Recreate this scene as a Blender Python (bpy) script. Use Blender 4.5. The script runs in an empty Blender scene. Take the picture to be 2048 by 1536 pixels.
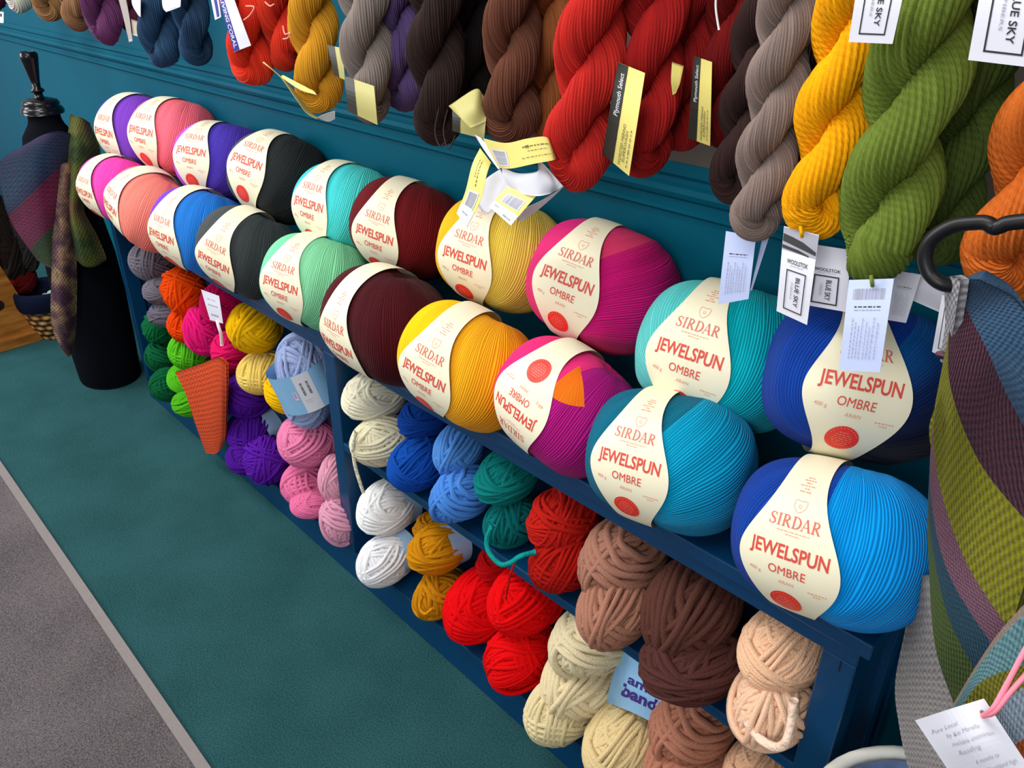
import bpy, math, random
import numpy as np
from mathutils import Vector, Matrix

# ------------------------------------------------------------------ camera, light, exposure
scene = bpy.context.scene
COL = scene.collection
FPX = 1604.546
RC = np.array([[0.68710061, -0.34693209, 0.63838145],
               [0.72652517, 0.31919097, -0.60850497],
               [0.00734431, 0.88190433, 0.47137121]])
CAM = np.array([0.0, -0.8, 1.414])
cd = bpy.data.cameras.new('camera')
cd.sensor_width = 36.0
cd.lens = FPX / 2048 * 36.0
cd.clip_start = 0.01
cam = bpy.data.objects.new('camera', cd)
COL.objects.link(cam)
m = Matrix(RC.tolist()).to_4x4()
m.translation = Vector(CAM)
cam.matrix_world = m
scene.camera = cam

world = bpy.data.worlds.new('world')
scene.world = world
world.use_nodes = True
world.node_tree.nodes['Background'].inputs[0].default_value = (0.93, 0.96, 1.0, 1)
world.node_tree.nodes['Background'].inputs[1].default_value = 0.46

def area(name, loc, target, sx, sy, power, color=(1, 1, 1)):
    l = bpy.data.lights.new(name, 'AREA')
    l.shape = 'RECTANGLE'; l.size = sx; l.size_y = sy; l.energy = power; l.color = color
    o = bpy.data.objects.new(name, l); COL.objects.link(o)
    o.location = loc
    o.rotation_euler = (Vector(target) - Vector(loc)).to_track_quat('-Z', 'Y').to_euler()
    return o
area('ceiling_light', (-1.3, -0.95, 2.7), (-1.3, -0.3, 0.6), 2.8, 0.5, 46, (1, 0.98, 0.94))
area('ceiling_light', (-3.8, -1.4, 2.7), (-3.2, -0.2, 0.6), 1.6, 0.7, 40, (1, 0.98, 0.95))
area('unseen_side_light', (-4.6, -2.8, 1.9), (-2.4, 0.2, 0.8), 1.6, 1.4, 78, (0.94, 0.97, 1.0))  # daylight from the left, source out of view
area('unseen_side_light', (0.4, -3.2, 2.0), (-0.9, 0.0, 0.40), 1.6, 1.2, 42, (0.96, 0.98, 1.0))  # fill light added front right to lift the lower shelves, no known window

scene.view_settings.view_transform = 'Standard'
scene.view_settings.look = 'None'
scene.view_settings.gamma = 1.0
scene.view_settings.exposure = 0.0
scene.view_settings.use_curve_mapping = False

rnd = random.Random(7)
PI = math.pi

# ------------------------------------------------------------------ point helpers (used to survey the photo)
def ray(px, py):
    return RC @ np.array([px - 1024.0, -(py - 768.0), -FPX])
def onY(px, py, y):
    r = ray(px, py); return CAM + r * ((y - CAM[1]) / r[1])
def onZ(px, py, z):
    r = ray(px, py); return CAM + r * ((z - CAM[2]) / r[2])
def onP(px, py, p0, n):
    r = ray(px, py); p0 = np.array(p0); n = np.array(n)
    return CAM + r * (((p0 - CAM) @ n) / (r @ n))
def depth(p):
    return -((RC.T @ (np.array(p) - CAM))[2])
def mpp(p):
    return depth(p) / FPX

# ------------------------------------------------------------------ materials
def lin(c):
    c = c / 255.0
    return c / 12.92 if c <= 0.04045 else ((c + 0.055) / 1.055) ** 2.4
def rgb(h):
    h = h.lstrip('#')
    return tuple(lin(int(h[i:i + 2], 16)) for i in (0, 2, 4)) + (1.0,)

class NT:
    def __init__(self, name, rough=0.6, spec=0.3):
        self.m = bpy.data.materials.new(name); self.m.use_nodes = True
        self.t = self.m.node_tree; self.b = self.t.nodes['Principled BSDF']
        self.b.inputs['Roughness'].default_value = rough
        self.b.inputs['Specular IOR Level'].default_value = spec
    def n(self, typ, **kw):
        o = self.t.nodes.new(typ)
        for k, v in kw.items():
            if k.startswith('_'): setattr(o, k[1:], v)
            else:
                o.inputs[k.replace('__', ' ')].default_value = v
        return o
    def l(self, a, b): self.t.links.new(a, b)
    def math(self, op, a, b=None, c=None):
        o = self.t.nodes.new('ShaderNodeMath'); o.operation = op
        for i, v in enumerate((a, b, c)):
            if v is None: continue
            if isinstance(v, (int, float)): o.inputs[i].default_value = v
            else: self.l(v, o.inputs[i])
        return o.outputs[0]
    def ramp(self, fac, stops, interp='LINEAR'):
        o = self.t.nodes.new('ShaderNodeValToRGB'); o.color_ramp.interpolation = interp
        e = o.color_ramp.elements
        while len(e) < len(stops): e.new(0.5)
        for i, (p, c) in enumerate(stops):
            e[i].position = p; e[i].color = rgb(c) if isinstance(c, str) else c
        self.l(fac, o.inputs[0]); return o.outputs[0]
    def mix(self, fac, a, b, mode='MIX'):
        o = self.t.nodes.new('ShaderNodeMix'); o.data_type = 'RGBA'; o.blend_type = mode
        for sock, v in ((o.inputs[0], fac), (o.inputs[6], a), (o.inputs[7], b)):
            if isinstance(v, (int, float, tuple)): sock.default_value = v
            else: self.l(v, sock)
        return o.outputs[2]
    def bump(self, h, strength, dist):
        o = self.n('ShaderNodeBump', Strength=strength, Distance=dist)
        self.l(h, o.inputs['Height']); self.l(o.outputs[0], self.b.inputs['Normal'])
    def color(self, c):
        if isinstance(c, tuple): self.b.inputs['Base Color'].default_value = c
        else: self.l(c, self.b.inputs['Base Color'])

MC = {}
def flat(name, h, rough=0.6, spec=0.3, noise=0.0, scale=200.0):
    k = (name, h, rough, noise)
    if k in MC: return MC[k]
    t = NT(name, rough, spec); t.color(rgb(h))
    if noise:
        tc = t.n('ShaderNodeTexCoord'); no = t.n('ShaderNodeTexNoise', Scale=scale, Detail=3.0)
        t.l(tc.outputs['Object'], no.inputs['Vector'])
        t.color(t.mix(t.math('MULTIPLY', no.outputs[0], noise), rgb(h), (0, 0, 0, 1)))
        t.bump(no.outputs[0], 0.3, 0.001)
    MC[k] = t.m; return t.m

def sheen(t, w, tint=None):
    t.b.inputs['Sheen Weight'].default_value = w
    t.b.inputs['Sheen Roughness'].default_value = 0.4
    if tint: t.b.inputs['Sheen Tint'].default_value = tint

def chenille(h, dark=0.84):
    """matte chunky yarn, fibres from fine noise"""
    k = ('chen', h)
    if k in MC: return MC[k]
    t = NT('chunky_yarn', 0.95, 0.08)
    tc = t.n('ShaderNodeTexCoord')
    no = t.n('ShaderNodeTexNoise', Scale=9.0, Detail=6.0, Roughness=0.7); t.l(tc.outputs['Object'], no.inputs['Vector'])
    n2 = t.n('ShaderNodeTexNoise', Scale=42.0, Detail=3.0); t.l(tc.outputs['Object'], n2.inputs['Vector'])
    c = rgb(h); d = tuple(x * dark for x in c[:3]) + (1,)
    t.color(t.mix(t.math('MULTIPLY', n2.outputs[0], no.outputs[0]), c, d))
    t.bump(n2.outputs[0], 0.5, 0.03)
    sheen(t, 0.15, c)
    MC[k] = t.m; return t.m

def hankmat(h, h2=None, plied=0.0, halo=0.15):
    """smooth yarn lying in parallel strands; uv x = metres along, y = strand number"""
    k = ('hank', h, h2, plied)
    if k in MC: return MC[k]
    t = NT('hank_yarn', 0.85, 0.15)
    uv = t.n('ShaderNodeUVMap'); sep = t.n('ShaderNodeSeparateXYZ'); t.l(uv.outputs[0], sep.inputs[0])
    no = t.n('ShaderNodeTexNoise', Scale=1.0, Detail=2.0)
    cb = t.n('ShaderNodeCombineXYZ')
    t.l(t.math('MULTIPLY', sep.outputs[0], 9.0), cb.inputs[0]); t.l(t.math('FLOOR', sep.outputs[1]), cb.inputs[1])
    t.l(cb.outputs[0], no.inputs['Vector'])
    c = rgb(h); d = rgb(h2) if h2 else tuple(x * 0.6 for x in c[:3]) + (1,)
    col = t.mix(t.ramp(no.outputs[0], [(0.35, (0, 0, 0, 1)), (0.7, (1, 1, 1, 1))]), c, d)
    t.color(col)
    # ply twist: fine diagonal lines over each strand
    ph = t.math('ADD', t.math('MULTIPLY', sep.outputs[0], 2 * PI / 0.0065), t.math('MULTIPLY', sep.outputs[1], 2 * PI))
    wv = t.math('SINE', ph)
    n2 = t.n('ShaderNodeTexNoise', Scale=900.0, Detail=2.0)
    tc = t.n('ShaderNodeTexCoord'); t.l(tc.outputs['Object'], n2.inputs['Vector'])
    hgt = t.math('ADD', t.math('MULTIPLY', wv, plied), n2.outputs[0])
    t.bump(hgt, 0.6, 0.0012)
    sheen(t, halo, c)
    MC[k] = t.m; return t.m

def ballmat(stops, over=None, n1=165.0):
    """fine wool ball; uv0 = azimuth(0..1), latitude ; uv1 = second winding. ombre colours run round the azimuth"""
    t = NT('fine_wool', 0.85, 0.10)
    def strands(uvname, N):
        uv = t.n('ShaderNodeUVMap', _uv_map=uvname); sep = t.n('ShaderNodeSeparateXYZ'); t.l(uv.outputs[0], sep.inputs[0])
        cb = t.n('ShaderNodeCombineXYZ')
        t.l(t.math('MULTIPLY', sep.outputs[0], 30.0), cb.inputs[0]); t.l(t.math('MULTIPLY', sep.outputs[1], 2.0), cb.inputs[1])
        wob = t.n('ShaderNodeTexNoise', Scale=1.0, Detail=2.0); t.l(cb.outputs[0], wob.inputs['Vector'])
        x = t.math('ADD', t.math('MULTIPLY', sep.outputs[0], N), t.math('MULTIPLY', wob.outputs[0], 3.0))
        h = t.math('SINE', t.math('MULTIPLY', x, 2 * PI))
        cb2 = t.n('ShaderNodeCombineXYZ'); t.l(t.math('FLOOR', t.math('ADD', x, 0.25)), cb2.inputs[0])
        t.l(t.math('MULTIPLY', sep.outputs[1], 1.5), cb2.inputs[1])
        rn = t.n('ShaderNodeTexNoise', Scale=2.7, Detail=0.0); t.l(cb2.outputs[0], rn.inputs['Vector'])
        return sep, h, rn.outputs[0]
    s0, h0, r0 = strands('wind_a', n1)
    s1, h1, r1 = strands('wind_b', n1 * 1.05)
    col0 = t.ramp(s0.outputs[0], stops)
    if over:
        col1 = t.ramp(s1.outputs[0], over['stops'])
        lo, hi = over['range']
        mask = t.math('MULTIPLY', t.math('GREATER_THAN', s1.outputs[0], lo), t.math('LESS_THAN', s1.outputs[0], hi))
        if 'lat' in over: mask = t.math('MULTIPLY', mask, t.math('GREATER_THAN', s1.outputs[1], over['lat']))
        col = t.mix(mask, col0, col1)
        h = t.math('ADD', t.math('MULTIPLY', h1, mask), t.math('MULTIPLY', h0, t.math('SUBTRACT', 1.0, mask)))
        rr = t.math('ADD', t.math('MULTIPLY', r1, mask), t.math('MULTIPLY', r0, t.math('SUBTRACT', 1.0, mask)))
    else:
        col, h, rr = col0, h0, r0
    br = t.n('ShaderNodeBrightContrast')
    col = t.mix(t.ramp(rr, [(0.3, (0, 0, 0, 1)), (0.75, (0.2, 0.2, 0.2, 1))]), col, (1, 1, 1, 1), 'OVERLAY')
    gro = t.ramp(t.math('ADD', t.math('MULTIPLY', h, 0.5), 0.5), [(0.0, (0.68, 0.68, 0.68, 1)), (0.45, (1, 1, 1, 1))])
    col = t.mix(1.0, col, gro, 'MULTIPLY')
    t.color(col)
    t.bump(h, 0.55, 0.0016)
    sheen(t, 0.04)
    return t.m

def knit(name, colour_sock=None, base='#888888', su=90.0, sv=90.0, mode='garter', builder=None, strength=0.8, rough=0.95, dist=0.004):
    t = NT(name, rough, 0.08)
    uv = t.n('ShaderNodeUVMap'); sep = t.n('ShaderNodeSeparateXYZ'); t.l(uv.outputs[0], sep.inputs[0])
    u, v = sep.outputs[0], sep.outputs[1]
    if builder: col = builder(t, u, v)
    else: col = rgb(base)
    wn = t.n('ShaderNodeTexNoise', Scale=70.0, Detail=2.0); tcw = t.n('ShaderNodeTexCoord'); t.l(tcw.outputs['Object'], wn.inputs['Vector'])
    wc = t.math('MULTIPLY', t.math('SUBTRACT', wn.outputs[0], 0.5), 0.45 / su)
    u = t.math('ADD', u, wc); v = t.math('SUBTRACT', v, wc)
    if mode == 'garter':
        a = t.math('SINE', t.math('MULTIPLY', u, su * 2 * PI))
        b = t.math('SINE', t.math('ADD', t.math('MULTIPLY', v, sv * 2 * PI), t.math('MULTIPLY', a, 1.2)))
        c2 = t.math('SINE', t.math('MULTIPLY', u, su * PI))
        h = t.math('ADD', t.math('MULTIPLY', b, 0.5), t.math('MULTIPLY', t.math('MULTIPLY', a, b), 0.35))
    elif mode == 'moss':
        a = t.math('SINE', t.math('MULTIPLY', u, su * 2 * PI)); b = t.math('SINE', t.math('MULTIPLY', v, sv * 2 * PI))
        h = t.math('MULTIPLY', a, b)
    else:  # rib
        a = t.math('SINE', t.math('MULTIPLY', u, su * 2 * PI)); b = t.math('SINE', t.math('ADD', t.math('MULTIPLY', v, sv * 2 * PI), t.math('MULTIPLY', t.math('ABSOLUTE', a), 2.0)))
        h = t.math('ADD', a, t.math('MULTIPLY', b, 0.5))
    no = t.n('ShaderNodeTexNoise', Scale=380.0, Detail=5.0, Roughness=0.7); tc = t.n('ShaderNodeTexCoord'); t.l(tc.outputs['Object'], no.inputs['Vector'])
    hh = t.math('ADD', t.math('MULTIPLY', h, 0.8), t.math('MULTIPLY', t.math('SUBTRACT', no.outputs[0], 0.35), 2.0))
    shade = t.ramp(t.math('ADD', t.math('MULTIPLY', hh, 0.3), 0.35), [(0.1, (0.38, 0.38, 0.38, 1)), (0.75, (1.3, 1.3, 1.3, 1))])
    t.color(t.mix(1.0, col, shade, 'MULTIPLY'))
    t.bump(hh, strength, dist)
    sheen(t, 0.1)
    return t.m

M_CREAM = flat('cream_label_paper', '#EAE2C4', 0.45, 0.35)
M_RED = flat('red_print', '#D24A3E', 0.5)
M_PALE_RED = flat('pale_red_print', '#DE9C88', 0.5)
M_SPOT = flat('red_sticker', '#E8372A', 0.4)
M_SPOT_TXT = flat('sticker_print', '#F08A78', 0.5)
M_WHITE = flat('white_card', '#D8D8E2', 0.5)
M_INK = flat('black_ink', '#303034', 0.6)
M_GREYINK = flat('grey_ink', '#9A9AA6', 0.6)
M_YELLOW = flat('yellow_paper', '#E8D97C', 0.5)
M_OLIVE = flat('olive_paper', '#B4AC6A', 0.5)
M_OLIVEINK = flat('brown_ink', '#6E6540', 0.6)
M_BLACKPAPER = flat('black_paper', '#35342E', 0.45)
M_NAVYINK = flat('navy_ink', '#2E2C8C', 0.5)
M_PURPLEINK = flat('purple_ink', '#3A2A78', 0.5)
M_SKYPAPER = flat('light_blue_paper', '#86B6DC', 0.4)
M_SHELF = None

# ------------------------------------------------------------------ mesh helpers
class MB:
    def __init__(self):
        self.v = []; self.f = []; self.mi = []; self.nv = 0; self.uv = {}
    def add(self, verts, faces, mi=0):
        o = self.nv
        self.v.append(np.asarray(verts, dtype=np.float64).reshape(-1, 3))
        self.nv += len(self.v[-1])
        for f in faces:
            self.f.append(tuple(int(i) + o for i in f)); self.mi.append(mi)
    def build(self, name, mats, parent=None, smooth=False, link=True):
        me = bpy.data.meshes.new(name)
        vv = np.concatenate(self.v) if self.v else np.zeros((0, 3))
        me.from_pydata(vv.tolist(), [], self.f)
        if not isinstance(mats, (list, tuple)): mats = [mats]
        for mm in mats: me.materials.append(mm)
        me.polygons.foreach_set('material_index', self.mi)
        if smooth: me.polygons.foreach_set('use_smooth', [True] * len(self.f))
        me.update()
        return obj(name, me, parent) if link else me

def obj(name, me, parent=None, loc=None):
    o = bpy.data.objects.new(name, me); COL.objects.link(o)
    if parent: o.parent = parent
    if loc is not None: o.location = tuple(loc)
    return o
def empty(name, loc=(0, 0, 0)):
    o = bpy.data.objects.new(name, None); COL.objects.link(o); o.location = tuple(float(x) for x in loc)
    o.empty_display_size = 0.02
    return o
def tag(o, label, cat, group=None, kind=None):
    if label: o['label'] = label
    if cat: o['category'] = cat
    if group: o['group'] = group
    if kind: o['kind'] = kind
    return o
def structure(o, label=None):
    o['kind'] = 'structure'
    if label: o['label'] = label
    return o

def box(mb, lo, hi, mi=0):
    x0, y0, z0 = lo; x1, y1, z1 = hi
    v = [(x0, y0, z0), (x1, y0, z0), (x1, y1, z0), (x0, y1, z0), (x0, y0, z1), (x1, y0, z1), (x1, y1, z1), (x0, y1, z1)]
    mb.add(v, [(0, 3, 2, 1), (4, 5, 6, 7), (0, 1, 5, 4), (1, 2, 6, 5), (2, 3, 7, 6), (3, 0, 4, 7)], mi)

def grid_faces(nu, nv, wrapu=False, wrapv=False):
    """index i*nv+j, i along u"""
    iu = np.arange(nu if wrapu else nu - 1); jv = np.arange(nv if wrapv else nv - 1)
    I, J = np.meshgrid(iu, jv, indexing='ij'); I2 = (I + 1) % nu; J2 = (J + 1) % nv
    return np.stack([I * nv + J, I2 * nv + J, I2 * nv + J2, I * nv + J2], -1).reshape(-1, 4)

def quadmesh(name, V, F, uvs=None, mats=(), smooth=True):
    """fast quad mesh; uvs = {name: per-face-corner array (nf*4,2)}"""
    me = bpy.data.meshes.new(name)
    V = np.asarray(V, dtype=np.float32); F = np.asarray(F, dtype=np.int32)
    me.vertices.add(len(V)); me.vertices.foreach_set('co', V.ravel())
    me.loops.add(F.size); me.loops.foreach_set('vertex_index', F.ravel())
    me.polygons.add(len(F)); me.polygons.foreach_set('loop_start', np.arange(0, F.size, 4, dtype=np.int32))
    if smooth: me.polygons.foreach_set('use_smooth', np.ones(len(F), dtype=bool))
    me.update(calc_edges=True)
    for k, a in (uvs or {}).items():
        l = me.uv_layers.new(name=k); l.data.foreach_set('uv', np.asarray(a, dtype=np.float32).ravel())
    for mm in mats: me.materials.append(mm)
    me.validate()
    return me

def frames(P, closed=False):
    P = np.asarray(P, float)
    T = np.roll(P, -1, 0) - np.roll(P, 1, 0)
    if not closed:
        T[0] = P[1] - P[0]; T[-1] = P[-1] - P[-2]
    T /= np.linalg.norm(T, axis=1)[:, None] + 1e-12
    N = np.zeros_like(P); a = np.array([0, 0, 1.0]) if abs(T[0][2]) < 0.9 else np.array([1.0, 0, 0])
    n = a - T[0] * (a @ T[0]); n /= np.linalg.norm(n); N[0] = n
    for i in range(1, len(P)):
        n = N[i - 1] - T[i] * (N[i - 1] @ T[i]); n /= np.linalg.norm(n) + 1e-12; N[i] = n
    return T, N, np.cross(T, N)

def tube(mb, P, r, sides=8, closed=False, mi=0, caps=True):
    P = np.asarray(P, float); T, N, B = frames(P, closed)
    r = np.broadcast_to(np.asarray(r, float), (len(P),))
    a = np.linspace(0, 2 * PI, sides, endpoint=False)
    V = P[:, None] + r[:, None, None] * (np.cos(a)[None, :, None] * N[:, None] + np.sin(a)[None, :, None] * B[:, None])
    F = grid_faces(len(P), sides, wrapu=closed, wrapv=True)
    F = [tuple(f) for f in F[:, ::-1]]
    if not closed and caps:
        F.append(tuple(range(sides))[::1]); F.append(tuple((len(P) - 1) * sides + i for i in range(sides))[::-1])
    mb.add(V.reshape(-1, 3), F, mi)

def spline(pts, n=12, closed=False):
    pts = np.asarray(pts, float); out = []
    N = len(pts)
    rngs = range(N) if closed else range(N - 1)
    for i in rngs:
        p0 = pts[(i - 1) % N] if (closed or i > 0) else 2 * pts[0] - pts[1]
        p1 = pts[i]; p2 = pts[(i + 1) % N]
        p3 = pts[(i + 2) % N] if (closed or i < N - 2) else 2 * pts[-1] - pts[-2]
        for k in range(n):
            t = k / n
            out.append(0.5 * ((2 * p1) + (-p0 + p2) * t + (2 * p0 - 5 * p1 + 4 * p2 - p3) * t * t + (-p0 + 3 * p1 - 3 * p2 + p3) * t ** 3))
    if not closed: out.append(pts[-1])
    return np.array(out)

def lathe(mb, prof, c=(0, 0, 0), n=40, mi=0, sx=1.0, sy=1.0):
    a = np.linspace(0, 2 * PI, n, endpoint=False)
    V = [(c[0] + r * math.cos(t) * sx, c[1] + r * math.sin(t) * sy, c[2] + z) for r, z in prof for t in a]
    F = [tuple(f) for f in grid_faces(len(prof), n, wrapv=True)]
    F = [f[::-1] for f in F] if False else F
    F.append(tuple(range(n))[::-1]); F.append(tuple((len(prof) - 1) * n + i for i in range(n)))
    mb.add(V, F, mi)

# ------------------------------------------------------------------ lettering
TC = {}
def text_geo(s, bold=0.0, spacing=1.0):
    """2-D triangles of a string, normalised: cap height 1, centred on x, mid-height at y=0"""
    k = (s, bold, spacing)
    if k in TC: return TC[k]
    cu = bpy.data.curves.new('lettering', 'FONT'); cu.body = s; cu.offset = bold; cu.space_character = spacing
    cu.resolution_u = 3; cu.align_x = 'CENTER'
    o = bpy.data.objects.new('lettering', cu)
    me = o.to_mesh()
    v = np.array([x.co[:2] for x in me.vertices]); f = [tuple(p.vertices) for p in me.polygons]
    o.to_mesh_clear(); bpy.data.objects.remove(o); bpy.data.curves.remove(cu)
    v[:, 0] -= (v[:, 0].min() + v[:, 0].max()) / 2
    h = 0.69
    v[:, 1] -= h / 2; v /= h
    TC[k] = (v, f); return TC[k]

def stroke(pts, ws):
    pts = np.asarray(pts, float); V = []; F = []
    for i in range(len(pts)):
        t = pts[min(i + 1, len(pts) - 1)] - pts[max(i - 1, 0)]; t /= np.linalg.norm(t); n = np.array([-t[1], t[0]])
        V += [pts[i] + n * ws[i] / 2, pts[i] - n * ws[i] / 2]
    for i in range(len(pts) - 1): F.append((2 * i, 2 * i + 1, 2 * i + 3, 2 * i + 2))
    return np.array(V), F
def serif_word():
    """SIRDAR in a high-contrast serif, cap height 1"""
    V = []; F = []
    def add(vf, dx):
        o = len(V); V.extend([(p[0] + dx, p[1] - 0.5) for p in vf[0]]); F.extend([tuple(i + o for i in f) for f in vf[1]])
    TK, TN = 0.15, 0.055
    def ser(x, y, w, dx): add(stroke([(x - w / 2, y), (x + w / 2, y)], [TN, TN]), dx)
    def stem(x, dx): add(stroke([(x, 0.02), (x, 0.98)], [TK, TK]), dx); ser(x, 0.03, 0.3, dx); ser(x, 0.97, 0.3, dx)
    def arc(cx, cy, rx, ry, a0, a1, n, wf):
        a = [math.radians(a0 + (a1 - a0) * i / n) for i in range(n + 1)]
        return stroke([(cx + rx * math.cos(t), cy + ry * math.sin(t)) for t in a], [wf(i / n, t) for i, t in enumerate(a)])
    fat = lambda u, t: TN + (TK - TN) * abs(math.cos(t))
    def S(dx):
        pts = [(0.52, 0.78), (0.44, 0.92), (0.3, 0.97), (0.15, 0.9), (0.1, 0.76), (0.18, 0.6), (0.33, 0.5), (0.48, 0.38), (0.53, 0.22), (0.45, 0.08), (0.28, 0.03), (0.13, 0.09), (0.06, 0.25)]
        w = [0.05, 0.06, 0.06, 0.08, 0.12, 0.15, 0.17, 0.15, 0.12, 0.08, 0.06, 0.06, 0.05]
        sp = spline([(p[0], p[1], 0) for p in pts], 3)[:, :2]; ww = np.interp(np.linspace(0, 12, len(sp)), range(13), w)
        add(stroke(sp, ww), dx); add(stroke([(0.53, 0.72), (0.53, 0.97)], [.05, .05]), dx); add(stroke([(0.06, 0.03), (0.06, 0.28)], [.05, .05]), dx)
    def R(dx):
        stem(0.17, dx); add(arc(0.3, 0.74, 0.26, 0.23, 90, -90, 8, fat), dx)
        add(stroke([(0.17, 0.97), (0.3, 0.97)], [TN, TN]), dx); add(stroke([(0.17, 0.51), (0.3, 0.51)], [TN, TN]), dx)
        add(stroke([(0.33, 0.5), (0.68, 0.02)], [TK, TK]), dx); ser(0.7, 0.03, 0.18, dx)
    def Dl(dx):
        stem(0.17, dx); add(arc(0.27, 0.5, 0.45, 0.47, 90, -90, 12, fat), dx)
        add(stroke([(0.17, 0.97), (0.27, 0.97)], [TN, TN]), dx); add(stroke([(0.17, 0.03), (0.27, 0.03)], [TN, TN]), dx)
    def A(dx):
        add(stroke([(0.08, 0.02), (0.38, 1.0)], [TN, TN]), dx); add(stroke([(0.38, 1.0), (0.7, 0.02)], [TK, TK]), dx)
        add(stroke([(0.18, 0.33), (0.6, 0.33)], [TN, TN]), dx); ser(0.08, 0.03, 0.22, dx); ser(0.7, 0.03, 0.26, dx)
    S(0); stem(0.17, 0.72); R(1.15); Dl(2.02); A(2.85); R(3.72)
    V = np.array(V); V[:, 0] -= (V[:, 0].min() + V[:, 0].max()) / 2
    return V, F
SERIF = serif_word()

def rect2(cx, cy, w, h): return np.array([(cx - w / 2, cy - h / 2), (cx + w / 2, cy - h / 2), (cx + w / 2, cy + h / 2), (cx - w / 2, cy + h / 2)]), [(0, 1, 2, 3)]
def cat(gs):
    V = []; F = []; o = 0
    for v, f in gs:
        V.append(np.asarray(v)[:, :2]); F += [tuple(i + o for i in q) for q in f]; o += len(v)
    return np.concatenate(V), F
def place(g, cx, cy, h, ang=0.0, w=None):
    v, f = g; v = np.array(v, float)
    sc = np.array([h, h])
    if w: sc = np.array([w / (v[:, 0].max() - v[:, 0].min()), h])
    v = v * sc; c, s = math.cos(ang), math.sin(ang)
    return np.stack([cx + v[:, 0] * c - v[:, 1] * s, cy + v[:, 0] * s + v[:, 1] * c], 1), f
def dashes(cx, cy, w, h, n, seed, ang=0.0):
    r = random.Random(seed); gs = []; x = -w / 2
    while x < w / 2:
        l = w / n * r.uniform(0.5, 1.3); l = min(l, w / 2 - x)
        if l > 0: gs.append(rect2(x + l / 2, 0, l, h * r.uniform(0.7, 1)))
        x += l + w / n * 0.35
    v, f = cat(gs); c, s = math.cos(ang), math.sin(ang)
    return np.stack([cx + v[:, 0] * c - v[:, 1] * s, cy + v[:, 0] * s + v[:, 1] * c], 1), f
def barcode(cx, cy, w, h, seed=1, vertical=False):
    r = random.Random(seed); gs = []; x = 0
    while x < 1:
        b = r.choice([1, 1, 2, 3]) * 0.014; gs.append((x + b / 2, b)); x += b + r.choice([1, 1, 2]) * 0.014
    out = [rect2(cx, cy + (p - 0.5) * h, w, b * h) if vertical else rect2(cx + (p - 0.5) * w, cy, b * w, h) for p, b in gs]
    return cat(out)
def disc2(cx, cy, r, n=28, rings=5, ry=None):
    ry = ry or r; V = [(cx, cy)]; F = []
    for k in range(1, rings + 1):
        for i in range(n):
            a = 2 * PI * i / n; V.append((cx + r * k / rings * math.cos(a), cy + ry * k / rings * math.sin(a)))
    for i in range(n): F.append((0, 1 + i, 1 + (i + 1) % n))
    for k in range(rings - 1):
        for i in range(n):
            a = 1 + k * n; F.append((a + i, a + n + i, a + n + (i + 1) % n, a + (i + 1) % n))
    return np.array(V), F
def frame2(cx, cy, w, h, t):
    return cat([rect2(cx, cy + h / 2, w + t, t), rect2(cx, cy - h / 2, w + t, t), rect2(cx - w / 2, cy, t, h), rect2(cx + w / 2, cy, t, h)])
def outline2(pts, t, closed=True):
    p = list(pts) + ([pts[0]] if closed else []); return stroke(p, [t] * len(p))

# ------------------------------------------------------------------ room shell
def paint(name, h, rough, spec, streak=0.0, bumpy=0.15):
    t = NT(name, rough, spec)
    tc = t.n('ShaderNodeTexCoord')
    no = t.n('ShaderNodeTexNoise', Scale=14.0, Detail=4.0); t.l(tc.outputs['Object'], no.inputs['Vector'])
    c = rgb(h)
    t.color(t.mix(t.math('MULTIPLY', no.outputs[0], 0.35), c, tuple(x * 0.7 for x in c[:3]) + (1,)))
    n2 = t.n('ShaderNodeTexNoise', Scale=60.0, Detail=3.0); t.l(tc.outputs['Object'], n2.inputs['Vector'])
    t.bump(n2.outputs[0], bumpy, 0.002)
    return t.m
M_WALL = paint('teal_wall_paint', '#00566C', 0.5, 0.08)
M_SHELF = paint('navy_teal_gloss_paint', '#04365C', 0.3, 0.45, bumpy=0.1)
M_SLAT = paint('grey_slatwall', '#5E5650', 0.6, 0.3)

def carpet(name, h1, h2, scale, bs):
    t = NT(name, 0.98, 0.05)
    tc = t.n('ShaderNodeTexCoord')
    no = t.n('ShaderNodeTexNoise', Scale=scale, Detail=5.0, Roughness=0.75); t.l(tc.outputs['Object'], no.inputs['Vector'])
    big = t.n('ShaderNodeTexNoise', Scale=5.0, Detail=3.0); t.l(tc.outputs['Object'], big.inputs['Vector'])
    f = t.math('ADD', t.math('MULTIPLY', no.outputs[0], 0.85), t.math('MULTIPLY', big.outputs[0], 0.15))
    t.color(t.ramp(f, [(0.36, h1), (0.62, h2)]))
    t.bump(no.outputs[0], 1.0, bs)
    return t.m
fl = MB(); box(fl, (-7, -0.512, -0.02), (2.5, 0.25, 0.0))
structure(fl.build('floor', carpet('teal_carpet', '#173E42', '#447A7E', 330, 0.006)), 'teal carpet running along the shelf unit')
fg = MB(); box(fg, (-7, -4.5, -0.02), (2.5, -0.535, 0.004))
structure(fg.build('floor_entrance_mat', carpet('grey_mat', '#423C3E', '#958C8E', 300, 0.006)), 'charcoal grey speckled carpet mat beside the teal carpet')
fs = MB(); fs.add([(-7, -0.535, 0), (2.5, -0.535, 0), (2.5, -0.5335, 0.006), (-7, -0.5335, 0.006), (-7, -0.512, 0.006), (2.5, -0.512, 0.006), (-7, -0.510, 0), (2.5, -0.510, 0)],
       [(0, 1, 2, 3), (3, 2, 5, 4), (4, 5, 7, 6)])
structure(fs.build('trim_1', flat('grey_rubber_strip', '#8A8280', 0.6, 0.3, 0.2, 90)), 'grey edging strip between the two carpets')
WY = 0.25
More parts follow.
